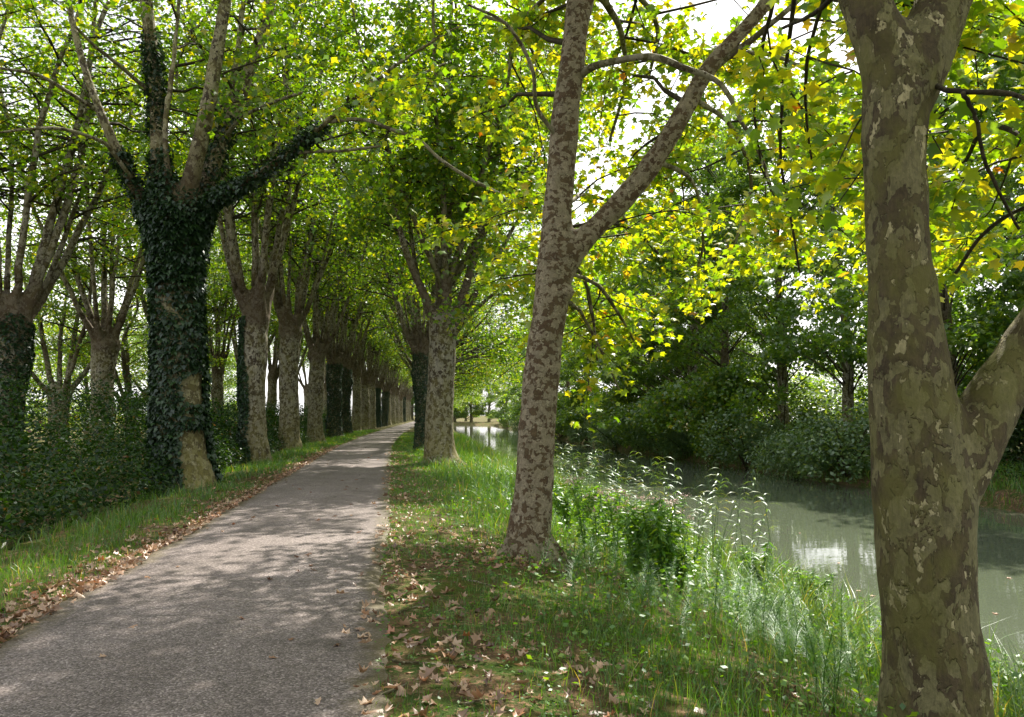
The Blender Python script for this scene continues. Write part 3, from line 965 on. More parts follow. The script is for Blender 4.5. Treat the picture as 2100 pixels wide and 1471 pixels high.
r2_l2 = [(1178, 110, 36, D2), (1198, 20, 32, D2), (1225, -90, 28, D2 - .2), (1270, -260, 24, D2 - .4), (1330, -480, 18, D2 - .6)]
r2_thin = [
    [(1185, 160, 18, D2), (1215, 136, 16, D2 - .2), (1275, 120, 15, D2 - .5), (1340, 114, 15, D2 - .8), (1400, 138, 14, D2 - 1.0), (1465, 160, 12, D2 - 1.1), (1495, 195, 11, D2 - 1.2), (1525, 255, 10, D2 - 1.3), (1560, 320, 8, D2 - 1.4), (1580, 380, 6, D2 - 1.5)],
    [(1455, 142, 20, D2 - .4), (1520, 95, 15, D2 - .5), (1590, 40, 12, D2 - .7), (1650, -10, 10, D2 - .8)],
    [(1470, 120, 14, D2 - .4), (1560, 110, 9, D2 - .7), (1640, 140, 7, D2 - .9), (1720, 190, 6, D2 - 1)],
    [(1150, 470, 8, D2), (1230, 460, 8, D2 + .3), (1300, 475, 7, D2 + .8), (1350, 520, 6, D2 + 1.2)],
    [(1160, 300, 10, D2), (1100, 220, 9, D2 - .3), (1090, 140, 8, D2 - .6), (1040, 50, 7, D2 - .8), (960, 10, 5, D2 - 1)],
    [(1215, -60, 20, D2), (1300, -20, 14, D2 + .8), (1350, 60, 10, D2 + 1.5), (1330, 160, 7, D2 + 2)],
    [(1215, -30, 20, D2), (1270, 60, 12, D2 + 1.0), (1280, 170, 8, D2 + 1.8), (1250, 290, 6, D2 + 2.2)],
    [(1190, -30, 16, D2), (1130, -20, 12, D2 + .8), (1060, 60, 9, D2 + 1.6), (1040, 180, 6, D2 + 2.0)],
    [(1420, 200, 12, D2 - .3), (1500, 260, 9, D2 + .5), (1540, 380, 7, D2 + 1.2), (1500, 520, 5, D2 + 1.6)],
    [(1340, 330, 12, D2 - .2), (1420, 380, 8, D2 + .8), (1440, 500, 6, D2 + 1.5), (1410, 600, 5, D2 + 1.9)],
    [(1150, 520, 10, D2), (1195, 570, 8, D2 + .8), (1215, 650, 6, D2 + 1.3), (1225, 740, 4, D2 + 1.6)],
    [(1160, 420, 10, D2), (1200, 400, 8, D2 + 1.2), (1260, 420, 6, D2 + 2.2), (1300, 480, 4, D2 + 2.8)],
    [(1165, 560, 10, D2), (1230, 590, 8, D2 + 1.0), (1280, 660, 6, D2 + 1.8), (1310, 720, 4, D2 + 2.4)],
    [(1165, 620, 10, D2), (1195, 640, 8, D2 + .6), (1225, 700, 6, D2 + 1.2), (1270, 800, 4, D2 + 1.6)],
]
r2_up = []  # upper limbs above the view, added with their leaves to shade the path
for k, (az, reach, rise, zz) in enumerate([(.2, 4.2, 6, 8.5), (.9, 4.5, 6.5, 8.2), (1.6, 4.0, 6, 8.8), (2.5, 4.0, 6.5, 8.3), (3.3, 4.2, 6, 8.6), (4.3, 4, 6, 8.8), (5.4, 3.8, 6, 8.5), (.5, 1.5, 8, 9.5), (3.4, 1.5, 8, 9.5), (1.6, 7.5, 5.5, 9.0), (2.0, 7.0, 5.0, 9.2), (1.75, 6.0, 3.5, 9.6)]):
    top_ = W(1210, -400, D2 + .2)
    r2_up.append(upward((top_[0] - .1, top_[1], zz), az, reach, rise, .09, seed=k))
R2, *_ = near_tree('plane_tree', 'slender mottled plane tree between path and canal, one long limb slanting over water', b2, r2_trunk, [r2_l1, r2_l2], 23, M_BARK2, .034, 19000, M_GOLD, r2_thin, nleaf=200, cut=open_view2, extra_limbs=r2_up, upper=25000, spread=.14,
                   blen=(1.2, 3.0), zmin=2.6, size=(.07, .155), foot=[(.2, .5, .12), (1.9, .45, .1), (3.2, .52, .12), (4.6, .45, .12), (5.5, .55, .12)], knots=[(1158, 600, D2 - .1, .13), (1128, 780, D2, .1)])

# --- broad ivy-clad pollard left of the path
D3 = 19.0
b3 = W(373, 985, D3)
b3[2] = float(ground(b3[0], b3[1]))
t1_trunk = [(374, 1040, 165, D3), (374, 985, 126, D3), (371, 930, 102, D3), (369, 850, 91, D3), (367, 750, 87, D3), (364, 640, 84, D3), (362, 540, 88, D3), (363, 480, 104, D3), (365, 430, 120, D3), (366, 385, 84, D3)]
t1_limbs = [
    [(330, 480, 40, D3), (298, 425, 30, D3), (258, 345, 25, D3 - .4), (216, 255, 21, D3 - .8), (172, 135, 18, D3 - 1), (140, 0, 15, D3 - 1), (110, -200, 11, D3 - 1), (100, -400, 7, D3 - 1)],
    [(345, 460, 46, D3), (330, 390, 40, D3), (325, 280, 34, D3), (318, 160, 31, D3), (304, 40, 29, D3), (290, -120, 24, D3), (280, -400, 14, D3)],
    [(350, 440, 24, D3), (346, 380, 18, D3 - .5), (338, 270, 15, D3 - .7), (350, 170, 14, D3 - .7), (362, 60, 12, D3 - .7), (372, -100, 10, D3 - .7), (380, -300, 6, D3 - .7)],
    [(372, 450, 48, D3), (385, 400, 40, D3 - .2), (405, 315, 35, D3 - .5), (428, 210, 32, D3 - .7), (448, 90, 29, D3 - .8), (470, -60, 25, D3 - .9), (490, -350, 14, D3 - 1)],
    [(395, 460, 44, D3), (418, 395, 36, D3 + .2), (452, 300, 31, D3 + .5), (492, 195, 28, D3 + .7), (528, 100, 26, D3 + .8), (560, -20, 22, D3 + .9), (590, -260, 13, D3 + 1)],
    [(400, 465, 36, D3), (435, 412, 25, D3 - .3), (520, 365, 20, D3 - .9), (595, 312, 18, D3 - 1.5), (660, 258, 16, D3 - 2), (740, 190, 14, D3 - 2.6), (840, 115, 12, D3 - 3.1), (1000, 22, 9, D3 - 3.8), (1120, -30, 6, D3 - 4.3)],
    [(385, 440, 26, D3), (420, 330, 20, D3 + .6), (455, 250, 17, D3 + 1.2), (480, 150, 15, D3 + 1.6), (500, 0, 13, D3 + 2), (510, -200, 9, D3 + 2)],
]
t1_thin = [
    [(270, 365, 9, D3 - .4), (232, 315, 9, D3 - .9), (210, 290, 8, D3 - 1.2), (130, 265, 7, D3 - 1.8), (60, 265, 6, D3 - 2.3), (0, 272, 5, D3 - 2.6)],
    [(205, 232, 8, D3 - .8), (150, 195, 8, D3 - 1.4), (80, 155, 7, D3 - 2), (0, 140, 6, D3 - 2.6)],
    [(310, 190, 9, D3), (250, 140, 8, D3 - .8), (195, 95, 7, D3 - 1.4), (150, 50, 6, D3 - 1.8)],
    [(665, 250, 9, D3 - 2), (740, 245, 8, D3 - 2.4), (800, 265, 8, D3 - 2.8), (860, 290, 8, D3 - 3.1), (900, 325, 7, D3 - 3.3), (960, 365, 7, D3 - 3.5), (1040, 405, 6, D3 - 3.7)],
    [(455, 290, 10, D3 + .5), (500, 240, 8, D3), (560, 210, 7, D3 - .6), (620, 190, 6, D3 - 1)],
    [(590, 315, 8, D3 - 1.5), (640, 312, 7, D3 - 1.7), (700, 310, 6, D3 - 1.9), (780, 300, 5, D3 - 2.2)],
    [(715, 210, 8, D3 - 2.4), (790, 160, 7, D3 - 2.2), (850, 155, 6, D3 - 2.1), (915, 130, 5, D3 - 2)],
    [(985, 30, 7, D3 - 3.7), (1050, 55, 6, D3 - 4), (1090, 100, 5, D3 - 4.2), (1100, 150, 4, D3 - 4.3)],
]
T1, t1p, t1r, t1l = near_tree('plane_tree', 'broad ivy clad plane tree standing first in the row left of the path', b3, t1_trunk, t1_limbs, 31, M_BARK4, .072, 10000, M_LEAF, t1_thin, tm=MAPLE, blen=(1.4, 3.4), step=.6, zmin=7.6, cut=lambda p: (p[:, 1] > 18.9 - .6 * np.clip(p[:, 0] + 8, 0, 9) + .8 * vnoise(p, .5, 3)) | (p[:, 2] > 11), size=(.13, .21),
                             foot=[(.2, 1.0, .2), (-.9, 1.05, .22), (2.0, .9, .2), (3.6, 1.0, .2), (5.0, 1.0, .22)], bstart=.22, spread=.25)
# ivy over its bole and the feet of its limbs
def bole_grid(tp, tr, sides=26):
    th = np.linspace(0, 2 * math.pi, sides, endpoint=False)
    return np.stack([tp[:, 0:1] + (tr[:, None] * 1.03) * np.cos(th), tp[:, 1:2] + (tr[:, None] * 1.03) * np.sin(th), np.repeat(tp[:, 2:3], sides, 1)], -1)
rng_i = np.random.default_rng(5)
def keep_t1(p, ang, rng):
    n = vnoise(p, .9, 8) + .5 * vnoise(p, 2.6, 9)
    bare = np.exp(-((ang + .55) / .62) ** 2)          # the side turned to the path and camera
    low = np.interp(p[:, 2], [0, .4, 1.2, 1.5, 2.0, 2.2, 2.6, 2.8, 6], [1.5, 1.5, 1.4, .3, .3, 1.1, 1.1, .3, .3])
    top_ = np.clip((p[:, 2] - 5.9) * .8, 0, 2)
    return (bare * low + n * .35 < .62) & (n + rng.normal(0, .2, len(n)) > top_ * 1.2 - .9)
link('ivy', ivy_on('ivy', bole_grid(t1p, t1r), rng_i, 15000, (-.1, 7.4), keep_t1, (.05, .17), .13), T1)
tme = [c for c in T1.children if c.name.startswith('trunk')][0].data
tco = np.empty(len(tme.vertices) * 3, np.float32)
tme.vertices.foreach_get('co', tco)
tno = np.empty(len(tme.vertices) * 3, np.float32)
tme.vertices.foreach_get('normal', tno)
tco, tno = tco.reshape(-1, 3), tno.reshape(-1, 3)
hd = np.where((tco[:, 2] > 4.9) & (tco[:, 2] < 8.3))[0]
hd = np.concatenate([hd, hd, hd])
hp = tco[hd] + RNG.normal(0, .035, (len(hd), 3))
hk = vnoise(hp, 1.3, 15) + RNG.normal(0, .18, len(hd)) > np.interp(hp[:, 2], [4.9, 6.4, 8.3], [-.6, -.25, .55])
hp, hn = hp[hk] + tno[hd][hk] * RNG.uniform(.02, .13, (hk.sum(), 1)), tno[hd][hk]
hf = hn * .6 + np.array((0, 0, -1.0)) + RNG.normal(0, .4, hn.shape)
hr_ = frames(hf, RNG.normal(0, .4, len(hp)))
fl = np.where(np.einsum('ij,ij->i', hr_[:, :, 2], hn) < 0, -1.0, 1.0)
hr_[:, :, 2] *= fl[:, None]
hr_[:, :, 0] *= fl[:, None]
link('ivy', leaf_mesh('ivy', hp, hr_, RNG.uniform(.06, .15, len(hp)), IVYL, RNG.uniform(0, 1, len(hp)), M_IVY), T1)
segs = [(t1l[0], .45), (t1l[1], .8), (t1l[1], .6), (t1l[5], .62), (t1l[3], .2), (t1l[4], .45), (t1l[6], .3)]
ivp = []
for (p, r), fr in segs:
    m = int(len(p) * fr)
    q = np.concatenate([np.random.default_rng(3).uniform(0, m - 1, int(m * 90)), np.random.default_rng(4).uniform(0, 7, 900)])
    i = q.astype(int)
    f = (q - i)[:, None]
    c = p[i] * (1 - f) + p[i + 1] * f
    d = RNG.normal(0, 1, c.shape)
    d /= np.linalg.norm(d, axis=1, keepdims=True)
    k = vnoise(c + d * .1, 1.6, 12) > -.45 + .55 * (q / m) ** 2
    ivp.append((c + d * (r[i][:, None] + RNG.uniform(.0, .11, (len(c), 1))))[k])
ivp = np.vstack(ivp)
link('ivy', leaf_mesh('ivy', ivp, leaf_mats(len(ivp), RNG, (-1.4, -.2)), RNG.uniform(.07, .13, len(ivp)), IVYL, RNG.uniform(0, 1, len(ivp)), M_IVY), T1)

# --- stout pollard on the canal side of the path
D4 = 27.0
b4 = W(905, 958, D4)
b4[2] = float(ground(b4[0], b4[1]))
r3_trunk = [(906, 1000, 104, D4), (905, 955, 80, D4), (901, 910, 62, D4), (901, 850, 58, D4), (904, 780, 56, D4), (908, 700, 56, D4), (911, 660, 64, D4), (912, 635, 50, D4)]
r3_limbs = [
    [(900, 665, 24, D4), (885, 635, 20, D4 - .3), (850, 560, 17, D4 - .8), (822, 480, 15, D4 - 1.2), (805, 390, 13, D4 - 1.4), (795, 270, 10, D4 - 1.5), (780, 80, 6, D4 - 1.6)],
    [(905, 670, 26, D4), (903, 620, 19, D4), (898, 520, 16, D4 + .4), (893, 400, 14, D4 + .6), (885, 280, 11, D4 + .8), (880, 60, 6, D4 + 1)],
    [(912, 670, 30, D4), (914, 620, 24, D4 - .2), (916, 520, 21, D4 - .4), (910, 400, 19, D4 - .5), (915, 280, 16, D4 - .5), (922, 130, 12, D4 - .5), (930, -100, 7, D4 - .5)],
    [(925, 670, 28, D4), (945, 620, 21, D4 - .2), (968, 545, 18, D4 - .4), (985, 480, 16, D4 - .6), (1000, 400, 13, D4 - .8), (1030, 250, 9, D4 - 1), (1050, 60, 6, D4 - 1)],
    [(930, 675, 24, D4), (955, 635, 16, D4 + .3), (1000, 560, 13, D4 + .5), (1040, 490, 11, D4 + .6), (1085, 400, 8, D4 + .7), (1120, 260, 6, D4 + .8)],
    [(928, 685, 20, D4), (960, 650, 12, D4 - .8), (1010, 605, 10, D4 - 1.6), (1050, 575, 8, D4 - 2.2), (1100, 560, 6, D4 - 2.8), (1160, 570, 4, D4 - 3.4)],
    [(896, 680, 20, D4), (878, 640, 14, D4 + .6), (855, 560, 12, D4 + 1.2), (840, 450, 10, D4 + 1.6), (830, 300, 7, D4 + 1.8)],
]
r3_up = []  # limbs added to shade the path; their leaves also fill the upper view
for k, (az, reach, rise, zz) in enumerate([(-1.57, 5.5, 9, 6.2), (-1.0, 5.5, 9, 6.2), (-2.2, 5.0, 9, 6.2), (-.4, 5, 9, 6.2), (.4, 4, 9, 6.2), (1.5, 4, 9, 6.2), (-1.3, 3.0, 11, 6.4)]):
    r3_up.append(upward((b4[0] + .1, b4[1], zz - .4), az, reach, rise, .13, seed=k + 30))
R3, *_ = near_tree('plane_tree', 'stout grey pollarded plane tree on the canal side of the path with fanned limbs', b4, r3_trunk, r3_limbs, 41, M_BARK3, .072, 20000, M_LEAF, (), extra_limbs=r3_up, upper=15000, tm=MAPLE, blen=(1.4, 3.4), step=.5, zmin=5.2, size=(.13, .21),
                   foot=[(.1, .95, .2), (-1.2, .9, .2), (2.2, .9, .2), (3.6, .9, .2), (4.6, .9, .2)], bstart=.3, spread=.28)

def build_bushy(name, seed, H=17, rad=4.6, r0=.3, leaves=34000, lo=1.0, clumps=95, size=(.16, .31), lmat=M_FARLEAF, toward=(-1.0, 0)):
    """leafy tree clothed almost to the ground: stem, limbs and many leaf clumps"""
    rng = np.random.default_rng(seed)
    root = thing(name, 'x', 'tree', (0, 0, 0))
    P = smooth_path([(0, 0, -.3), (.1, .1, H * .3), (rng.normal(0, .4), rng.normal(0, .4), H * .65), (rng.normal(0, .6), rng.normal(0, .6), H * .97)], 30)
    R = r0 * np.linspace(1.25, .1, 30)
    R[:2] *= (1.5, 1.2)
    v, f = tube(P, R, 12, True, .08, seed)
    link('trunk', make_mesh('trunk', v, tri(f), M_BARK3, True), root)
    pos, sz, tubes = [], [], []
    tw = np.array(toward)
    for k in range(clumps):
        t = rng.uniform(0, 1) ** 1.1
        z = lo + (H - lo) * t
        prof = rad * (1.0 - .15 * (1 - t) ** 2) * math.sqrt(max(.03, 1 - max(0, (t - .35) / .68) ** 2))
        a = rng.uniform(0, 2 * math.pi)
        rr_ = prof * rng.uniform(.25, 1.0) ** .6
        c = np.array((math.cos(a) * rr_, math.sin(a) * rr_, z))
        c[:2] += tw * prof * .22 * (1 - t)
        cr = rng.uniform(.8, 1.5)
        n = int(leaves / clumps * rng.uniform(.6, 1.4))
        d = rng.normal(0, 1, (n, 3))
        d /= np.linalg.norm(d, axis=1, keepdims=True)
        q = c + d * (cr * rng.uniform(.15, 1, n) ** .5)[:, None] * np.array((1.15, 1.15, .55))
        # the tips of a spray hang
        q[:, 2] -= .18 * np.sum((q[:, :2] - c[:2]) ** 2, axis=1)
        pos.append(q)
        i0 = int(np.clip((z - 1.2) / H * 28, 1, 27))
        b = smooth_path([P[i0], (P[i0] + c) / 2 + (0, 0, .25), c], 6)
        tubes.append((b, np.linspace(min(.05, R[i0] * .6), .008, 6)))
    pos = np.vstack(pos)
    pos = pos[pos[:, 2] > .35]
    n = len(pos)
    big = sorted(range(len(tubes)), key=lambda q: -np.linalg.norm(tubes[q][0][-1] - tubes[q][0][0]))[:7]
    for q in big:
        link('limb', limb_mesh('limb', tubes[q][0], tubes[q][1] * 1.5, M_LIMB, 6, seed), root)
    tag(link('branches', twig_mesh('branches', [t_ for q, t_ in enumerate(tubes) if q not in big], M_TWIG), root), kind='stuff')
    tag(link('crown', leaf_mesh('crown', pos, leaf_mats(n, rng, (-1.1, .2)), rng.uniform(size[0], size[1], n), MAPLE, rng.uniform(0, 1, n), lmat), root), kind='stuff')
    return root

# ------------------------------------------------------------------ the rows of pollards
def keep_all(p, ang, rng): return vnoise(p, .9, 8) > -.75
def keep_left(p, ang, rng):
    n = vnoise(p, 1.0, 6)
    return (np.abs(np.angle(np.exp(1j * (ang - math.radians(200))))) + n * .5) < np.interp(p[:, 2], [0, 1.0, 3, 5], [1.45, 1.15, 1.05, .7])
G_LEFT = 'plane trees in the row left of the path'
V = {}
V['a'] = build_pollard('plane_tree', 'x', 'tree', 101, n=12, rlimb=(.085, .165), zmin=8.4, ivy=(5200, (-.1, 5.4), keep_left))
V['b'] = build_pollard('plane_tree', 'x', 'tree', 102, n=12, r0=.43, rlimb=(.085, .165), zmin=8.4)
V['c'] = build_pollard('plane_tree', 'x', 'tree', 103, n=11, r0=.45, rlimb=(.085, .165), zmin=8.4)
V['d'] = build_pollard('plane_tree', 'x', 'tree', 101, n=12, rlimb=(.085, .165), zmin=8.4, ivy=(8000, (-.1, 6.0), keep_all))
for ca, cb in zip([c for c in V['a'].children if not c.name.startswith('ivy')], [c for c in V['d'].children if not c.name.startswith('ivy')]):
    old = cb.data
    cb.data = ca.data
    bpy.data.meshes.remove(old)
used = set()
def place(v, u, y, rz, label, group=None, scale=1.0, name='plane_tree'):
    loc = at_u(u, y)
    if v not in used:
        used.add(v)
        o = V[v]
        o.location = tuple(loc)
        o.rotation_euler = (0, 0, rz)
        o.scale = (scale,) * 3
        o['label'] = label
        if group: o['group'] = group
        return o
    o = copy_tree(V[v], loc, rz, label, group, scale, name)
    o.rotation_euler[0] = RNG.normal(0, .022)
    o.rotation_euler[1] = RNG.normal(0, .022)
    gx = RNG.uniform(.88, 1.08)
    o.scale = (scale * gx, scale * gx, scale * RNG.uniform(.93, 1.06))
    return o

YL = [28, 37.3, 47, 56.5, 66, 75.5, 85, 94.5, 104, 114, 124, 135, 147, 160, 175, 192, 212, 236]
labs = ['second plane of the left row, ivy climbing only its left side',
        'third plane of the left row, bare flecked trunk without ivy',
        'fourth plane of the left row, pale bare trunk just before the two ivy dark ones',
        'fifth plane of the left row, first of the ivy dark trunks',
        'sixth plane of the left row, second of the ivy dark trunks']
for i, y in enumerate(YL):
    v = 'abcdd'[i] if i < 5 else 'bcbadcbcbdbcbcb'[i - 5]
    lab = labs[i] if i < 5 else 'slim distant plane trunk in the left row where it closes towards the bend'
    place(v, -4.75 + RNG.normal(0, .12), y, 0.0 if i == 0 else RNG.uniform(0, 6.28), lab, G_LEFT, RNG.uniform(.95, 1.05))

G_SEC = 'plane trees of the second row behind the left bushes'
V['e'] = build_pollard('plane_tree', 'x', 'tree', 105, n=8, r0=.5, leaves=22000, lean=(.1, .38), zmin=5.6)
for i, (y, u, lab, v) in enumerate([(25.0, -12.1, 'plane tree cut by the left picture edge with ivy on its bole', 'd'),
                                    (36, -13.0, 'pale bare plane trunk rising out of the bushes left of the ivy clad one', 'e'),
                                    (45, -12.8, None, 'c'), (55, -12.4, None, 'b'), (64.5, -12.6, None, 'e'), (74, -12.6, None, 'c'), (84, -12.6, None, 'b'), (96, -12.6, None, 'e'), (110, -12.6, None, 'c'), (130, -12.6, None, 'b')]):
    place(v, u, y, RNG.uniform(0, 6.28), lab or 'distant plane tree of the second row glimpsed between the left row trunks', G_SEC, RNG.uniform(.95, 1.05))
G_LOW = 'low forked trees beyond the second row'
V['f'] = build_pollard('low_plane_tree', 'x', 'tree', 106, H=3.6, r0=.48, n=6, leaves=16000, lean=(.2, .6), top=(10, 14), zmin=2.9)
place('f', -17.6, 42, .4, 'low dark forked tree far left against the bright sky', G_LOW)
place('f', -17.2, 52, 2.5, 'low dark forked tree just left of the ivy clad trunk, beyond the bushes', G_LOW, .95, 'low_plane_tree')
place('f', -20, 66, 4.2, 'low forked tree seen through the trunks right of the ivy clad one', G_LOW, 1, 'low_plane_tree')

V['k'] = build_bushy('field_tree', 111, H=11, rad=4.0, r0=.25, leaves=13000, lo=1.4, clumps=60, size=(.12, .2), lmat=M_LEAF, toward=(0, 0))
for k, (u, y) in enumerate([(-26, 34), (-30, 44), (-25, 50), (-31, 58), (-26, 66), (-33, 76), (-27, 84), (-24, 98), (-28, 112), (-20, 78)]):
    place('k', u, y, RNG.uniform(0, 6.28), 'loose leafy tree at the field edge behind the second row', 'trees at the field edge', RNG.uniform(.85, 1.15), 'field_tree')
place('c', -4.75, -1.5, 1.0, 'unseen plane tree added beside the viewer to block the sky', G_LEFT)  # three unseen trees added beside and behind the camera to block sky light
place('b', -4.75, -11, 2.0, 'unseen plane tree added behind the viewer to block the sky', G_LEFT)
place('e', 1.9, -7, 3.0, 'unseen canal side plane tree added behind the viewer to block the sky', 'plane trees on the canal side of the path')

# canal side row beyond the stout tree
V['g'] = build_pollard('plane_tree', 'x', 'tree', 107, n=8, r0=.46, side=(.8, 0), zmin=2.4, leaves=27000, lean=(.15, .6), blen=(2.4, 5.2), extra=[upward((.2, 0, 4.2), a_, 5.5, r_, .1, seed=k_) for k_, (a_, r_) in enumerate([(.1, 2.0), (-.6, 2.6), (.8, 2.4), (.3, 3.6), (-.3, 4.4)])])
G_RIGHT = 'plane trees on the canal side of the path'
place('d', 1.55, 37.5, 1.0, 'ivy covered plane trunk half hidden behind the stout canal side one', G_RIGHT, .8)
for i, y in enumerate([47, 56, 65.5, 75, 85, 96, 108, 122, 138, 156, 178, 205]):
    place('g', 1.7, y, RNG.uniform(-.5, .5), 'distant plane tree on the canal side hidden behind the stout one', G_RIGHT, RNG.uniform(.9, 1.05))

# ------------------------------------------------------------------ far bank trees and shrubs
G_FARB = 'trees along the far bank of the canal'
V['h'] = build_bushy('bank_tree', 108, H=22, rad=4.9, leaves=28000, lo=1.6)
V['i'] = build_bushy('bank_tree', 109, H=20, rad=4.8, leaves=28000, lo=.8, toward=(-1.4, -.1))
V['j'] = build_bushy('bank_tree', 110, H=22, rad=4.5, leaves=26000, lo=3.0)
V['l'] = build_bushy('bank_tree', 112, H=19, rad=4.0, leaves=15000, lo=4.5, clumps=70)
def place_far(v, y, off, rz, label, group, scale):
    u = float(canal_w(y)) + off
    return place(v, u, y, rz, label, group, scale, 'bank_tree')
far = [(22, 4.4, 'j', 'far bank tree behind the olive barked trunk, its low boughs over the grassy edge', .95),
       (31, 2.8, 'l', 'far bank tree whose grey stem rises just right of the olive barked trunk', 1.0),
       (39.5, 3.6, 'l', 'thinly leaved far bank tree just left of the olive barked trunk', 1.0),
       (45, 3.2, 'j', 'far bank tree with a dark trunk above the blue green shrub', 1.0),
       (51, 2.4, 'i', 'bushy far bank tree leaning lowest over the water', 1.05)]
for y, off, v, lab, s in far:
    place_far(v, y, off, RNG.uniform(-.4, .4), lab, G_FARB, s)
for y in [58, 64, 71, 80, 91, 103, 117, 133, 152, 175, 200]:
    place_far('hi'[int(y) % 2], y, RNG.uniform(2.5, 4.2), RNG.uniform(-.5, .5), 'dark leafy tree farther along the opposite bank', G_FARB, RNG.uniform(.95, 1.15))
for y, off in [(27, 12), (36, 13), (46, 12), (75, 12), (13, 7), (66, 6.5), (33.5, 8)]:
    place_far('hij'[int(y) % 3], y, off, RNG.uniform(0, 6), 'sunlit tree standing behind the front trees of the opposite bank', G_FARB, .9)
for y, off in [(34, 24), (42, 20), (50, 19), (58, 21), (66, 18), (28, 22), (75, 20)]:
    place('k', float(canal_w(y)) + off, y, RNG.uniform(0, 6.28), 'sunny low tree beyond the opposite bank, glimpsed between its trunks', 'sunny trees beyond the far bank', RNG.uniform(.5, .7), 'field_tree')
# the bend closes the view at the end of the canal
for k, (u, y) in enumerate([(3, 232), (8, 236), (13, 238), (-3, 236), (18, 234), (-10, 240), (12, 260), (5.5, 226)]):
    place('h', u, y, RNG.uniform(0, 6), 'tree closing the view at the far end of the canal', G_FARB, 1.15, 'bank_tree')

def shrub_mesh(name, seed, rx, ry, rz, n, tmpl, size, mat, lumps=9):
    rng = np.random.default_rng(seed)
    cen = rng.normal(0, 1, (lumps, 3))
    cen /= np.linalg.norm(cen, axis=1, keepdims=True)
    cen = cen * np.array((rx, ry, rz)) * .6
    cen[:, 2] = np.abs(cen[:, 2]) + rz * .25
    rad = rng.uniform(.35, .6, lumps) * min(rx, ry, rz * 1.1)
    k = rng.integers(0, lumps, n)
    d = rng.normal(0, 1, (n, 3))
    d /= np.linalg.norm(d, axis=1, keepdims=True)
    pos = cen[k] + d * (rad[k] * rng.uniform(.55, 1.12, n) ** .6)[:, None]
    pos = pos[pos[:, 2] > .0]
    m = len(pos)
    return leaf_mesh(name, pos, leaf_mats(m, rng, (-.9, .3)), rng.uniform(size[0], size[1], m), tmpl, rng.uniform(0, 1, m), mat)

def stems_mesh(name, seed, n, h, spread, r, mat):
    rng = np.random.default_rng(seed)
    ts = []
    for _ in range(n):
        a = rng.uniform(0, 6.28)
        q = smooth_path([(0, 0, -.1), (math.cos(a) * spread * .4, math.sin(a) * spread * .4, h * .5), (math.cos(a) * spread, math.sin(a) * spread, h)], 6)
        ts.append((q, np.linspace(r, r * .4, 6)))
    return twig_mesh(name, ts, mat, 5)

SH = [(shrub_mesh('foliage', 201, 1.9, 1.7, 1.7, 5200, DIAMOND, (.08, .15), M_SHRUB), stems_mesh('stems', 1, 7, 1.4, 1.0, .03, M_TWIG)),
      (shrub_mesh('foliage', 202, 2.4, 1.8, 1.3, 5200, LANCE, (.14, .22), M_SHRUB), stems_mesh('stems', 2, 7, 1.1, 1.2, .03, M_TWIG)),
      (shrub_mesh('foliage', 203, 1.5, 1.5, 2.2, 5200, MAPLE, (.10, .17), M_FARLEAF), stems_mesh('stems', 3, 6, 1.8, .8, .03, M_TWIG))]
G_SHB = 'shrubs at the water edge of the far bank'
shl = {33.5: 'low shrub at the far water edge beside the bare grassy stretch', 37.5: 'dense blue green shrub at the far water edge below the dark trunk',
       42.5: 'shrub reaching lowest over the water on the far bank', 47: 'leafy maple like shrub with pale tips hanging over the far water edge'}
for k, y in enumerate([33.5, 37.5, 42.5, 47, 51.5, 57, 62, 67, 73, 79, 86, 93, 101, 110, 120, 132, 146, 165]):
    f, s = SH[[0, 1, 0, 2, 1, 0, 2, 1, 0, 1, 2][k % 11]]
    root = thing('bank_shrub', shl.get(y, 'rounded dark shrub farther along the far water edge'), 'shrub', at_u(float(canal_w(y)) + RNG.uniform(.0, .6), y, -.15), RNG.uniform(0, 6.28), G_SHB)
    root.scale = (RNG.uniform(1.1, 1.6),) * 3
    link('foliage', f, root)
    link('stems', s, root)

for k, (y, off) in enumerate([(35, 6.5), (38, 8.5), (41.5, 7), (45, 9), (49, 7.5), (54, 8.5), (31, 9), (43, 12), (37, 12.5), (50, 12)]):
    f, s = SH[[0, 2, 0, 2][k % 4]]
    root = thing('sunny_bush', 'sunlit bush standing behind the trunks of the opposite bank', 'bush', at_u(float(canal_w(y)) + off, y, -.1), RNG.uniform(0, 6.28), 'sunlit bushes behind the far bank trees')
    root.scale = (RNG.uniform(1.5, 2.1),) * 3
    link('foliage', f, root)
    link('stems', s, root)

# ------------------------------------------------------------------ undergrowth left of the path and on the far bank
def bush_mass(name, label, n, uf, yf, hf, size, seed, mat, tmpl=DIAMOND, thr=-.38):
    rng = np.random.default_rng(seed)
    u, y = uf(rng, n), yf(rng, n)
    x = u + B(y)
    p2 = np.stack([x, y, 0 * x], -1)
    top = hf(u, y) * (1 + .35 * vnoise(p2, .45, seed) + .25 * vnoise(p2, 1.3, seed + 1))
    z = ground(x, y) + top * np.clip(rng.uniform(.0, 1.25, n), 0, 1) ** .75 + rng.normal(0, .05, n)
    pos = np.stack([x, y, z], -1)
    keep = vnoise(pos, 1.1, seed + 2) > thr
    pos = pos[keep]
    n = len(pos)
    o = link(name, leaf_mesh(name, pos, leaf_mats(n, rng, (-.9, .4)), rng.uniform(size[0], size[1], n), tmpl, rng.uniform(0, 1, n), mat))
    return tag(o, label, 'undergrowth', kind='stuff')

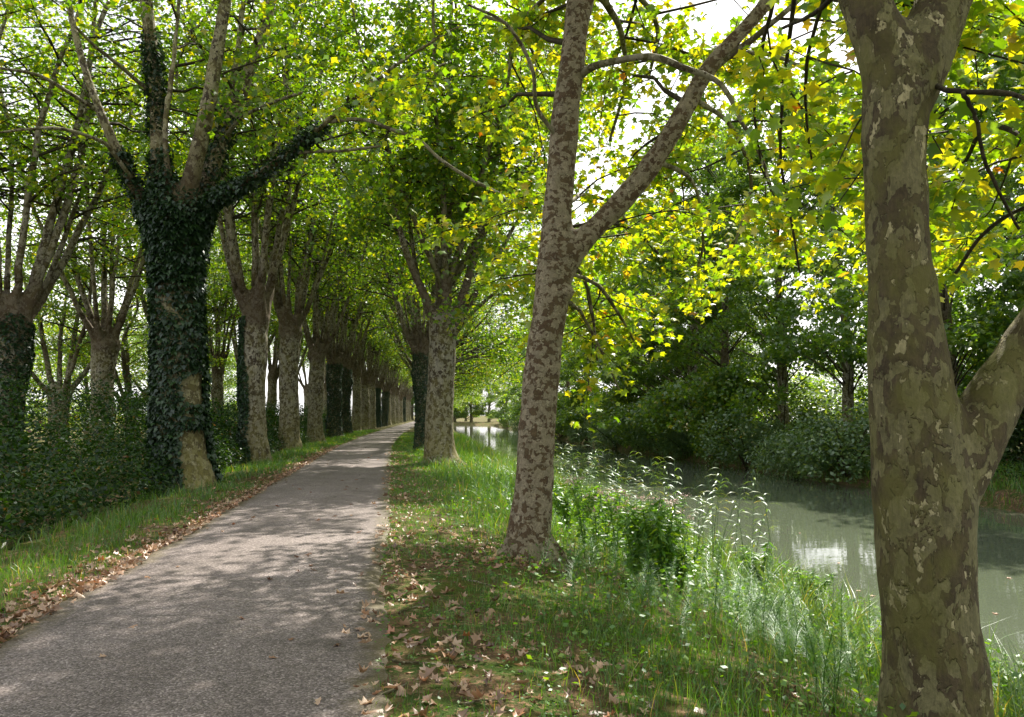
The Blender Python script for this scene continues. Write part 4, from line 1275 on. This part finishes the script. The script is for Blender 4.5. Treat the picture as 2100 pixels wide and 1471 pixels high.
bush_mass('undergrowth', 'dense dark bushes filling the ground left of the path between the plane trees', 125000,
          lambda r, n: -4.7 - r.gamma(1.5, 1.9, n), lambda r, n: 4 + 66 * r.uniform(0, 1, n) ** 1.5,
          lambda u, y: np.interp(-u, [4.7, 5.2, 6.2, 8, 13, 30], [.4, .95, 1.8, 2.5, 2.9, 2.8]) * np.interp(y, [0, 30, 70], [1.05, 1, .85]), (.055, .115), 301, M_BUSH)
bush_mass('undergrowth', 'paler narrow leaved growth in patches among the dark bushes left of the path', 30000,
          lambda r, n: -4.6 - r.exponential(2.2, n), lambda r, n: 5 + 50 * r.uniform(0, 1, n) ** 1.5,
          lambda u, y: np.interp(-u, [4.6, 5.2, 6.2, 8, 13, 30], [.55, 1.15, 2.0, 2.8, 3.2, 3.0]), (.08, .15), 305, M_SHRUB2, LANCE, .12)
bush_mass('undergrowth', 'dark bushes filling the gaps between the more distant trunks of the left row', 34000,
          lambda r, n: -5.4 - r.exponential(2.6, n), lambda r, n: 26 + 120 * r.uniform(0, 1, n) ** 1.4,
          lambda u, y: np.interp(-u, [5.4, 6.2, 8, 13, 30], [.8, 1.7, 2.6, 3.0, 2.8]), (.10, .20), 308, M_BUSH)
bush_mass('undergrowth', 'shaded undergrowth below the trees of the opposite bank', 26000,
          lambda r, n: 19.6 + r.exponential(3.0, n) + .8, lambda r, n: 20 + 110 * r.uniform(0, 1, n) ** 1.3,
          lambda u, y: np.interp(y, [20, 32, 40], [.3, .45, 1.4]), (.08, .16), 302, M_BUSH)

# ------------------------------------------------------------------ grass
def grass(name, label, u, y, h, rng, mat, width=.006, bend=.5, segs=3):
    n = len(u)
    x = u + B(y)
    base = np.stack([x, y, ground(x, y) - .01], -1)
    a = rng.uniform(0, 2 * math.pi, n)
    d = np.stack([np.cos(a), np.sin(a), 0 * a], -1)
    sd = np.stack([-np.sin(a), np.cos(a), 0 * a], -1)
    # blades turn their flat side at random to the lean
    t2 = rng.uniform(-1.2, 1.2, n)
    sd = sd * np.cos(t2)[:, None] + d * np.sin(t2)[:, None]
    bd = rng.uniform(.15, 1.0, n) * bend
    w = width * rng.uniform(.6, 1.5, n) * np.clip(np.linalg.norm(base[:, :2], axis=1) / 9.0, .8, 4.5)
    cols = []
    for k in range(segs + 1):
        t = k / segs
        c = base + d * (h * bd * t ** 1.8)[:, None]
        c[:, 2] += h * (t - .35 * bd * t ** 2.4)
        ww = w * (1 - t ** 1.7) * .5
        if k < segs:
            cols += [c - sd * ww[:, None], c + sd * ww[:, None]]
        else:
            cols += [c]
    v = np.stack(cols, 1)
    m = v.shape[1]
    f = []
    for k in range(segs - 1):
        f += [(2 * k, 2 * k + 1, 2 * k + 3), (2 * k, 2 * k + 3, 2 * k + 2)]
    f += [(2 * segs - 2, 2 * segs - 1, 2 * segs)]
    f = np.array(f)
    F = (f[None] + (np.arange(n) * m)[:, None, None]).reshape(-1, 3)
    rnd = np.clip(rng.normal(.45, .28, n), 0, 1)
    o = mesh_obj(name, v.reshape(-1, 3), F, mat, attrs={'rnd': ('FACE', np.repeat(rnd, len(f)))})
    return tag(o, label, 'grass', kind='stuff')

def clumpy(u, y, rng, scale, thr, soft=.25, seed=20):
    p = np.stack([u + B(y), y, 0 * u], -1)
    nz = vnoise(p, scale, seed) + .5 * vnoise(p, scale * 2.7, seed + 1)
    return nz + rng.normal(0, soft, len(u)) > thr

rg = np.random.default_rng(77)
def ydist(n, y0, y1, k=1.8):
    return y0 + (y1 - y0) * rg.uniform(0, 1, n) ** k
# short turf on the right verge
n = 60000
y = ydist(n, 2.2, 70, 2.3)
u = rg.uniform(-.1, 2.6, n)
m = clumpy(u, y, rg, 1.5, np.interp(y, [3, 9, 20], [-.02, -.12, -.6]) - .25 * np.clip(u - .4, 0, 2), .25, 20)
grass('verge_grass', 'short turf on the verge between path and canal slope', u[m], y[m], rg.uniform(.04, .13, m.sum()) * np.interp(u[m], [0, .5, 2.6], [.7, 1, 1.8]), rg, M_GRASS, .0055, .8, 2)
# long grass on the slope
n = 58000
y = ydist(n, 2.4, 90, 2.0)
u = 1.0 + 5.3 * rg.uniform(0, 1, n) ** .75
m = clumpy(u, y, rg, .8, np.interp(u, [1, 2.2, 6], [.15, -.35, -.7]), .3, 24)
grass('bank_grass', 'long arching grass on the slope down to the canal', u[m], y[m], rg.uniform(.18, .6, m.sum()) * np.interp(u[m], [1, 2.5, 6], [.5, .85, 1.15]) * np.interp(y[m], [8, 18], [1, 1.55]), rg, M_GRASS, .006, .9, 3)
# sedge tufts by the water
n = 9000
nt = 150
ty = ydist(nt, 4, 45, 1.3)
tu = rg.uniform(4.3, 6.1, nt)
k = rg.integers(0, nt, n)
u, y = tu[k] + rg.normal(0, .13, n), ty[k] + rg.normal(0, .13, n)
grass('sedge', 'pale arching sedge blades at the near water edge', u, y, rg.uniform(.5, 1.05, n), rg, M_REED, .011, 1.0, 4)
# left verge turf
n = 40000
y = ydist(n, 3, 80, 1.9)
u = -2.72 - rg.gamma(2.0, .55, n)
m = (u > -5.6) & clumpy(u, y, rg, 1.2, .05 - .55 * np.clip(-u - 2.9, 0, 1), .3, 28)
grass('verge_grass', 'bright turf strip along the left edge of the path', u[m], y[m], rg.uniform(.06, .22, m.sum()) * np.interp(-u[m], [2.7, 3.4, 5], [.6, 1.0, 1.7]), rg, M_GRASS, .006, .8, 2)
# far bank turf
n = 16000
y = ydist(n, 14, 60, 1.2)
u = canal_w(y) + rg.uniform(0, 5, n)
grass('rough_grass', 'rough grass on the opposite bank edge', u, y, rg.uniform(.15, .5, n), rg, M_GRASS, .007, .8, 2)

# broad weed leaves between the grasses
n = 30000
y = ydist(n, 3, 40, 1.9)
u = .9 + 5.2 * rg.uniform(0, 1, n) ** .7
m = clumpy(u, y, rg, .9, -.05 - .25 * (u > 2.2), .25, 33)
u, y = u[m], y[m]
x = u + B(y)
hh = rg.uniform(.05, .5, len(u)) * np.interp(u, [1, 3, 6], [.4, .9, 1.3])
pos = np.stack([x, y, ground(x, y) + hh], -1)
tag(link('weed_leaves', leaf_mesh('weed_leaves', pos, leaf_mats(len(pos), rg, (-.7, .5)), rg.uniform(.03, .065, len(pos)) * np.interp(pos[:, 1], [3, 9], [.7, 1.2]), DIAMOND, rg.uniform(0, 1, len(pos)), M_WEED)), 'small broad weed leaves among the bank grass', 'weeds', kind='stuff')

n = 20000
y = ydist(n, 2.6, 22, 2.2)
u = rg.uniform(0.0, 3.0, n)
m = clumpy(u, y, rg, 2.2, .05, .15, 37)
u, y = u[m], y[m]
x = u + B(y)
pos = np.stack([x, y, ground(x, y) + rg.uniform(.005, .06, len(u))], -1)
tag(link('ground_cover', leaf_mesh('ground_cover', pos, leaf_mats(len(pos), rg, (-.5, .5), .4), rg.uniform(.014, .034, len(pos)) * np.interp(pos[:, 1], [3, 12], [.8, 1.6]), DIAMOND, rg.uniform(0, .8, len(pos)), M_WEED)), 'low clover like ground cover on the verge', 'ground cover', kind='stuff')

# ------------------------------------------------------------------ bank plants
def reed_meshes(seed):
    rng = np.random.default_rng(seed)
    h = rng.uniform(1.5, 2.1)
    lean = rng.normal(0, .16, 2)
    P = smooth_path([(0, 0, -.1), (lean[0] * .3, lean[1] * .3, h * .5), (lean[0], lean[1], h)], 12)
    v, f = tube(P, np.linspace(.007, .003, 12), 5)
    stem = make_mesh('stem', v, tri(f), M_REED, True)
    vs, fs, o = [], [], 0
    side = rng.uniform(0, 6.28)
    for k in range(15):
        t = .25 + .74 * k / 14
        c = np.array([np.interp(t, np.linspace(0, 1, 12), P[:, j]) for j in range(3)])
        a = side + rng.normal(0, .55) + (math.pi if k % 4 == 0 else 0)
        L = rng.uniform(.32, .55) * (1.15 - .5 * t)
        d = np.array((math.cos(a), math.sin(a), 0))
        s = np.array((-math.sin(a), math.cos(a), 0))
        pr = []
        for q in range(5):
            tt = q / 4
            p = c + d * L * tt * .85 + np.array((0, 0, L * (.62 * tt - .75 * tt ** 2.2)))
            w = .013 * (1 - tt ** 2) * (.5 + 1.2 * min(tt * 3, 1)) * .6
            pr += [p - s * w + (0, 0, w * .5), p + s * w]
        vs.append(np.array(pr))
        for q in range(4):
            fs += [(o + 2 * q, o + 2 * q + 1, o + 2 * q + 3), (o + 2 * q, o + 2 * q + 3, o + 2 * q + 2)]
        o += 10
    fs = np.array(fs)
    return stem, make_mesh('blades', np.vstack(vs), fs, M_REED, attrs={'rnd': ('FACE', np.repeat(rng.uniform(0, 1, 15), 8))})
REEDS = [reed_meshes(400 + k) for k in range(5)]
G_REED = 'reeds at the near water edge'
rr = np.random.default_rng(55)
reed_spots = []
for k in range(70):
    reed_spots.append((rr.uniform(4.7, 6.0), 11.5 + 16 * rr.uniform(0, 1) ** 1.1, 'green reed with drooping blades in the stand behind the slender tree'))
for (px, py, d) in [(1395, 1090, 12.6), (1400, 1085, 12.9), (1378, 1100, 12.2), (1180, 1010, 15.5), (1215, 1000, 16.5), (1420, 1110, 12.0)]:
    x = W(px, py, d)[0]
    reed_spots.append((x - float(B(d)), d, 'tall reed leaning out over the water beside the pink flowers'))
for k, (u, y, lab) in enumerate(reed_spots):
    st, bl = REEDS[k % 5]
    root = thing('reed', lab, 'reed', at_u(u, y), rr.uniform(0, 6.28), G_REED)
    root.scale = (1, 1, rr.uniform(.7, 1.05))
    link('stem', st, root)
    tag(link('blades', bl, root), kind='stuff')

def horsetail_mesh(seed):
    rng = np.random.default_rng(seed)
    h = rng.uniform(.6, .95)
    vs, fs = [], []
    o = 0
    P = smooth_path([(0, 0, 0), (.02, .01, h * .5), (rng.normal(0, .09), rng.normal(0, .09), h)], 10)
    v, f = tube(P, np.linspace(.005, .002, 10), 4)
    vs.append(v)
    fs.append(tri(f))
    o = len(v)
    for k in range(20):
        t = .2 + .78 * k / 19
        c = np.array([np.interp(t, np.linspace(0, 1, 10), P[:, j]) for j in range(3)])
        L = .21 * (1.08 - t) + .03
        m = 13
        a = rng.uniform(0, 6.28) + np.arange(m) * 6.283 / m
        tip = c + np.stack([np.cos(a) * L, np.sin(a) * L, np.full(m, L * .35) + rng.normal(0, .02, m)], -1)
        s = np.stack([-np.sin(a), np.cos(a), 0 * a], -1) * .0022
        vv = np.stack([c - s, c + s, tip], 1).reshape(-1, 3)
        vs.append(vv)
        fs.append(np.arange(3 * m).reshape(-1, 3) + o)
        o += 3 * m
    F = np.vstack(fs)
    return make_mesh('horsetail', np.vstack(vs), F, M_HORSE, attrs={'rnd': ('FACE', rng.uniform(0, 1, len(F)))})
HT = [horsetail_mesh(500 + k) for k in range(4)]
for k in range(84):
    px, py = [(1230, 1230), (1500, 1230), (1660, 1330), (1560, 1200), (1750, 1420), (1020, 980), (1420, 1300)][k % 7]
    d = np.interp(py, [980, 1200, 1230, 1330, 1420], [18, 9.3, 8.6, 6.9, 5.6])
    c = W(px, py, d)
    x, y = c[0] + rr.normal(0, .38), d + rr.normal(0, .5)
    o = link('horsetail', HT[k % 4])
    o.location = (x, y, float(ground(x, y)))
    o.rotation_euler = (rr.normal(0, .12), rr.normal(0, .12), rr.uniform(0, 6.28))
    o.scale = (rr.uniform(.5, .95),) * 3
    tag(o, 'feathery green horsetail in a patch on the canal bank', 'horsetail', 'horsetails on the near bank')

def weed_plant(seed, h, nl, ll, flowers):
    rng = np.random.default_rng(seed)
    stems, lp, lf, fp = [], [], [], []
    for s in range(4 if flowers else 9):
        a = rng.uniform(0, 6.28)
        sp = rng.uniform(.1, .45) * h * (.7 if flowers else 1)
        hs = h * rng.uniform(.75, 1.05)
        q = smooth_path([(0, 0, -.05), (math.cos(a) * sp * .35, math.sin(a) * sp * .35, hs * .55), (math.cos(a) * sp, math.sin(a) * sp, hs)], 8)
        stems.append((q, np.linspace(.007, .003, 8)))
        for k in range(nl):
            t = rng.uniform(.2, .98)
            c = np.array([np.interp(t, np.linspace(0, 1, 8), q[:, j]) for j in range(3)])
            b = rng.uniform(0, 6.28)
            lp.append(c)
            lf.append((math.cos(b), math.sin(b), rng.uniform(-.7, .35)))
        if flowers:
            c = q[-1]
            m = 26
            fp.append(c + rng.normal(0, 1, (m, 3)) * np.array((.045, .045, .022)))
    lp, lf = np.array(lp), np.array(lf)
    st = twig_mesh('stems', stems, M_WEED, 4)
    me = leaf_mesh('leaves', lp, frames(lf, rng.normal(0, .5, len(lp))), rng.uniform(*ll, len(lp)), LANCE, rng.uniform(0, 1, len(lp)), M_WEED)
    fm = None
    if flowers:
        fp = np.vstack(fp)
        fm = leaf_mesh('flower_heads', fp, leaf_mats(len(fp), rng, (-.2, 1.2)), rng.uniform(.018, .034, len(fp)), DIAMOND, rng.uniform(0, 1, len(fp)), M_FLOWER)
    return st, me, fm
HEMP = [weed_plant(600 + k, 1.05, 46, (.08, .15), True) for k in range(3)]
WILLOW = [weed_plant(620 + k, .95, 75, (.09, .16), False) for k in range(3)]
hemp_px = [(1225, 1150, 10.9), (1240, 1130, 11.4), (1330, 1130, 11.3), (1290, 1120, 11.8), (1350, 1090, 12.3), (1385, 1085, 12.6), (1265, 1170, 10.5), (1200, 1140, 11.0), (1315, 1150, 10.9), (1395, 1060, 13.3)]
for k, (px, py, d) in enumerate(hemp_px):
    x = W(px, py, d)[0]
    root = thing('flowering_plant', 'leafy bank plant topped with small dusty pink flower heads', 'plant', (x, d, float(ground(x, d))), rr.uniform(0, 6.28), 'pink flowering plants on the near bank')
    root.scale = (rr.uniform(.85, 1.15),) * 3
    for nm, me in zip(('stems', 'leaves', 'flower_heads'), HEMP[k % 3]):
        tag(link(nm, me, root), kind='stuff')
for k, (px, d, sc, lab) in enumerate([(1330, 9.5, 1.1, 'bushy willowherb with hanging narrow leaves, in the sunlit patch'), (1360, 9.2, 1.0, 'bushy willowherb with hanging narrow leaves, in the sunlit patch'), (1390, 9.8, .8, 'bushy willowherb with hanging narrow leaves, in the sunlit patch'),
                              (1550, 11.0, .9, 'leafy weed standing against the water between the reeds and the olive barked trunk'), (1640, 9.6, .8, 'leafy weed standing against the water between the reeds and the olive barked trunk'),
                              (1160, 13, .9, 'leafy weed close behind the slender mottled trunk'), (1200, 14.5, 1.0, 'leafy weed close behind the slender mottled trunk'), (1250, 14, 1.0, 'leafy weed close behind the slender mottled trunk'),
                              (1300, 9.9, 1.0, 'bushy willowherb with hanging narrow leaves, in the sunlit patch'), (2060, 6.6, .6, 'low leafy weed right of the olive barked trunk')]):
    x = (px - 1050) / FPX * d
    root = thing('leafy_plant', lab, 'plant', (x, d, float(ground(x, d))), rr.uniform(0, 6.28), 'leafy weeds on the near bank')
    root.scale = (sc,) * 3
    for nm, me in zip(('stems', 'leaves'), WILLOW[k % 3][:2]):
        tag(link(nm, me, root), kind='stuff')

# ------------------------------------------------------------------ fallen leaves
rl = np.random.default_rng(91)
def curl_var(seed):
    r = np.random.default_rng(seed)
    v, f = CURLED
    v = v.copy()
    k = r.uniform(.5, 1.5)
    v[:, 2] = v[:, 2] * k + r.normal(0, .07, len(v)) + .5 * k * v[:, 0] * (v[:, 1] - .4)
    v[:, 0] *= r.uniform(.6, 1)
    v[:, :2] -= (0, .45)
    v[:, 2] -= v[:, 2].min()
    v[:, 2] *= .7
    return v, f
CV = [curl_var(700 + k) for k in range(12)]
CM = [make_mesh('fallen_leaf', v, f, M_DRY1) for v, f in CV]
def litter_uy(n, zone):
    if zone == 'left':
        y = 3 + 37 * rl.uniform(0, 1, n) ** 1.7
        u = -2.62 - rl.gamma(1.6, .20, n) + .08
    elif zone == 'right':
        y = 2.6 + 32 * rl.uniform(0, 1, n) ** 2.2
        u = rl.gamma(1.7, .42, n) - .12 - (rl.uniform(0, 1, n) < .12) * rl.uniform(0, .35, n)
    else:
        y = 3 + 34 * rl.uniform(0, 1, n) ** 1.5
        u = rl.uniform(-2.5, 0, n)
    return u, y
def ground_on(u, y):
    x = u + B(y)
    g = ground(x, y)
    onp = (u < .06) & (u > -2.68)
    return x, np.where(onp, .012 + .02 * (1 - ((u + 1.31) / 1.43) ** 2), g)
spots = []
u, y = litter_uy(60, 'path'); spots += [(a, b_, 'dry brown leaf lying alone on the asphalt path') for a, b_ in zip(u, y)]
u, y = litter_uy(520, 'right'); o_ = np.argsort(y)[:120]; spots += [(u[q], y[q], 'curled brown leaf fallen on the mossy verge right of the path') for q in o_]
u2, y2 = litter_uy(1100, 'left'); o2 = np.argsort(y2)[:120]; spots += [(u2[q], y2[q], 'curled brown leaf in the drift along the left path edge') for q in o2]
for k, (a, b_, lab) in enumerate(spots):
    x, z = ground_on(np.array([a]), np.array([b_]))
    o = link('fallen_leaf', CM[k % 12])
    o.location = (float(x[0]), float(b_), float(z[0]) + .004)
    o.rotation_euler = (rl.normal(0, .25), rl.normal(0, .25), rl.uniform(0, 6.28))
    if rl.uniform() < .3: o.rotation_euler[0] += math.pi; o.location.z += .05
    sc_ = rl.uniform(.05, .115)
    o.scale = (sc_ * rl.uniform(.7, 1.1), sc_ * rl.uniform(.8, 1.1), sc_ * rl.uniform(.3, .75))
    tag(o, lab, 'leaf', 'fallen plane leaves')
U_, Y_ = [np.delete(u, o_)], [np.delete(y, o_)]
U_.append(np.delete(u2, o2)); Y_.append(np.delete(y2, o2))
ue, ye = litter_uy(1600, 'left'); U_.append(ue); Y_.append(ye)
ue, ye = litter_uy(700, 'right'); U_.append(ue); Y_.append(ye)
n = 2600
ye = 3 + 22 * rl.uniform(0, 1, n) ** 1.5
ue = rl.uniform(.5, 4.6, n)
mk = clumpy(ue, ye, rl, .7, .25, .15, 50)
U_.append(ue[mk]); Y_.append(ye[mk])
n = 500
aa, rr_ = rl.uniform(0, 6.28, n), rl.gamma(2.2, .33, n)
ye = D2 + np.sin(aa) * rr_
ue = b2[0] + np.cos(aa) * rr_ - B(ye)
U_.append(ue); Y_.append(ye)
ul, yl = np.concatenate(U_), np.concatenate(Y_)
x, z = ground_on(ul, yl)
n = len(x)
pos = np.stack([x, yl, z + rl.uniform(.005, .04, n)], -1)
yaw = rl.uniform(0, 6.28, n)
nz = np.stack([rl.normal(0, .35, n), rl.normal(0, .35, n)], -1)
fwd = np.stack([np.cos(yaw), np.sin(yaw), nz[:, 0]], -1)
rot = frames(fwd, nz[:, 1] + (rl.uniform(0, 1, n) < .3) * math.pi)
vs, fs, rs, of = [], [], [], 0
kk = rl.integers(0, 12, n)
for q in range(12):
    s_ = kk == q
    v, f, r = scatter(pos[s_], rot[s_], rl.uniform(.055, .12, s_.sum()), CV[q], rl.uniform(0, 1, s_.sum()))
    vs.append(v); fs.append(f + of); rs.append(r); of += len(v)
lit = mesh_obj('leaf_litter', np.vstack(vs), np.vstack(fs), M_DRY, attrs={'rnd': ('FACE', np.concatenate(rs))})
tag(lit, 'drifts of dry brown plane leaves along both path edges and on the bank', 'leaf litter', kind='stuff')

for k, (px, py) in enumerate([(1760, 1205), (1790, 1215), (1675, 1017), (1590, 1140), (1500, 1100), (1480, 1015), (1640, 1090), (1720, 1150), (2040, 1250), (2070, 1180)]):
    d = (EYE - WATER) * FPX / (py - 850)
    o = link('floating_leaf', CM[k % 12])
    o.location = (W(px, py, d)[0], d, WATER + .002)
    o.rotation_euler = (0, 0, rl.uniform(0, 6.28))
    o.scale = (.1, .1, .03)
    tag(o, 'small dry leaf floating on the canal', 'leaf', 'leaves floating on the canal')

# twigs on the verge
for k, (px, py, ln, a) in enumerate([(800, 1405, .35, .9), (880, 1350, .5, -.15), (990, 1420, .3, .4), (845, 1245, .3, .7), (1000, 1190, .45, -.6)]):
    d = EYE * FPX / (py - 850)
    x = W(px, py, d)[0]
    q = np.array([(t * ln * math.cos(a), t * ln * math.sin(a), 0) for t in np.linspace(-.5, .5, 7)])
    q[:, :2] += np.random.default_rng(k).normal(0, .012, (7, 2))
    q[:, 2] = ground(q[:, 0] + x, q[:, 1] + d) - float(ground(x, d)) + .012
    v, f = tube(q, np.linspace(.008, .004, 7), 6)
    o = mesh_obj('fallen_twig', v, tri(f), M_LIMB, smooth=True)
    o.location = (x, d, float(ground(x, d)))
    tag(o, 'thin bare twig lying on the verge among dry leaves', 'twig', 'fallen twigs on the verge')

for v in V:
    if v not in used:
        print('UNUSED VARIANT', v)
tot = 0
for me in bpy.data.meshes:
    if me.users: tot += sum(1 for _ in ()) + len(me.polygons)
print('polygons in unique meshes', sum(len(m_.polygons) for m_ in bpy.data.meshes), 'tris', sum(len(m_.loops) - 2 * len(m_.polygons) for m_ in bpy.data.meshes), 'objects', len(bpy.data.objects))
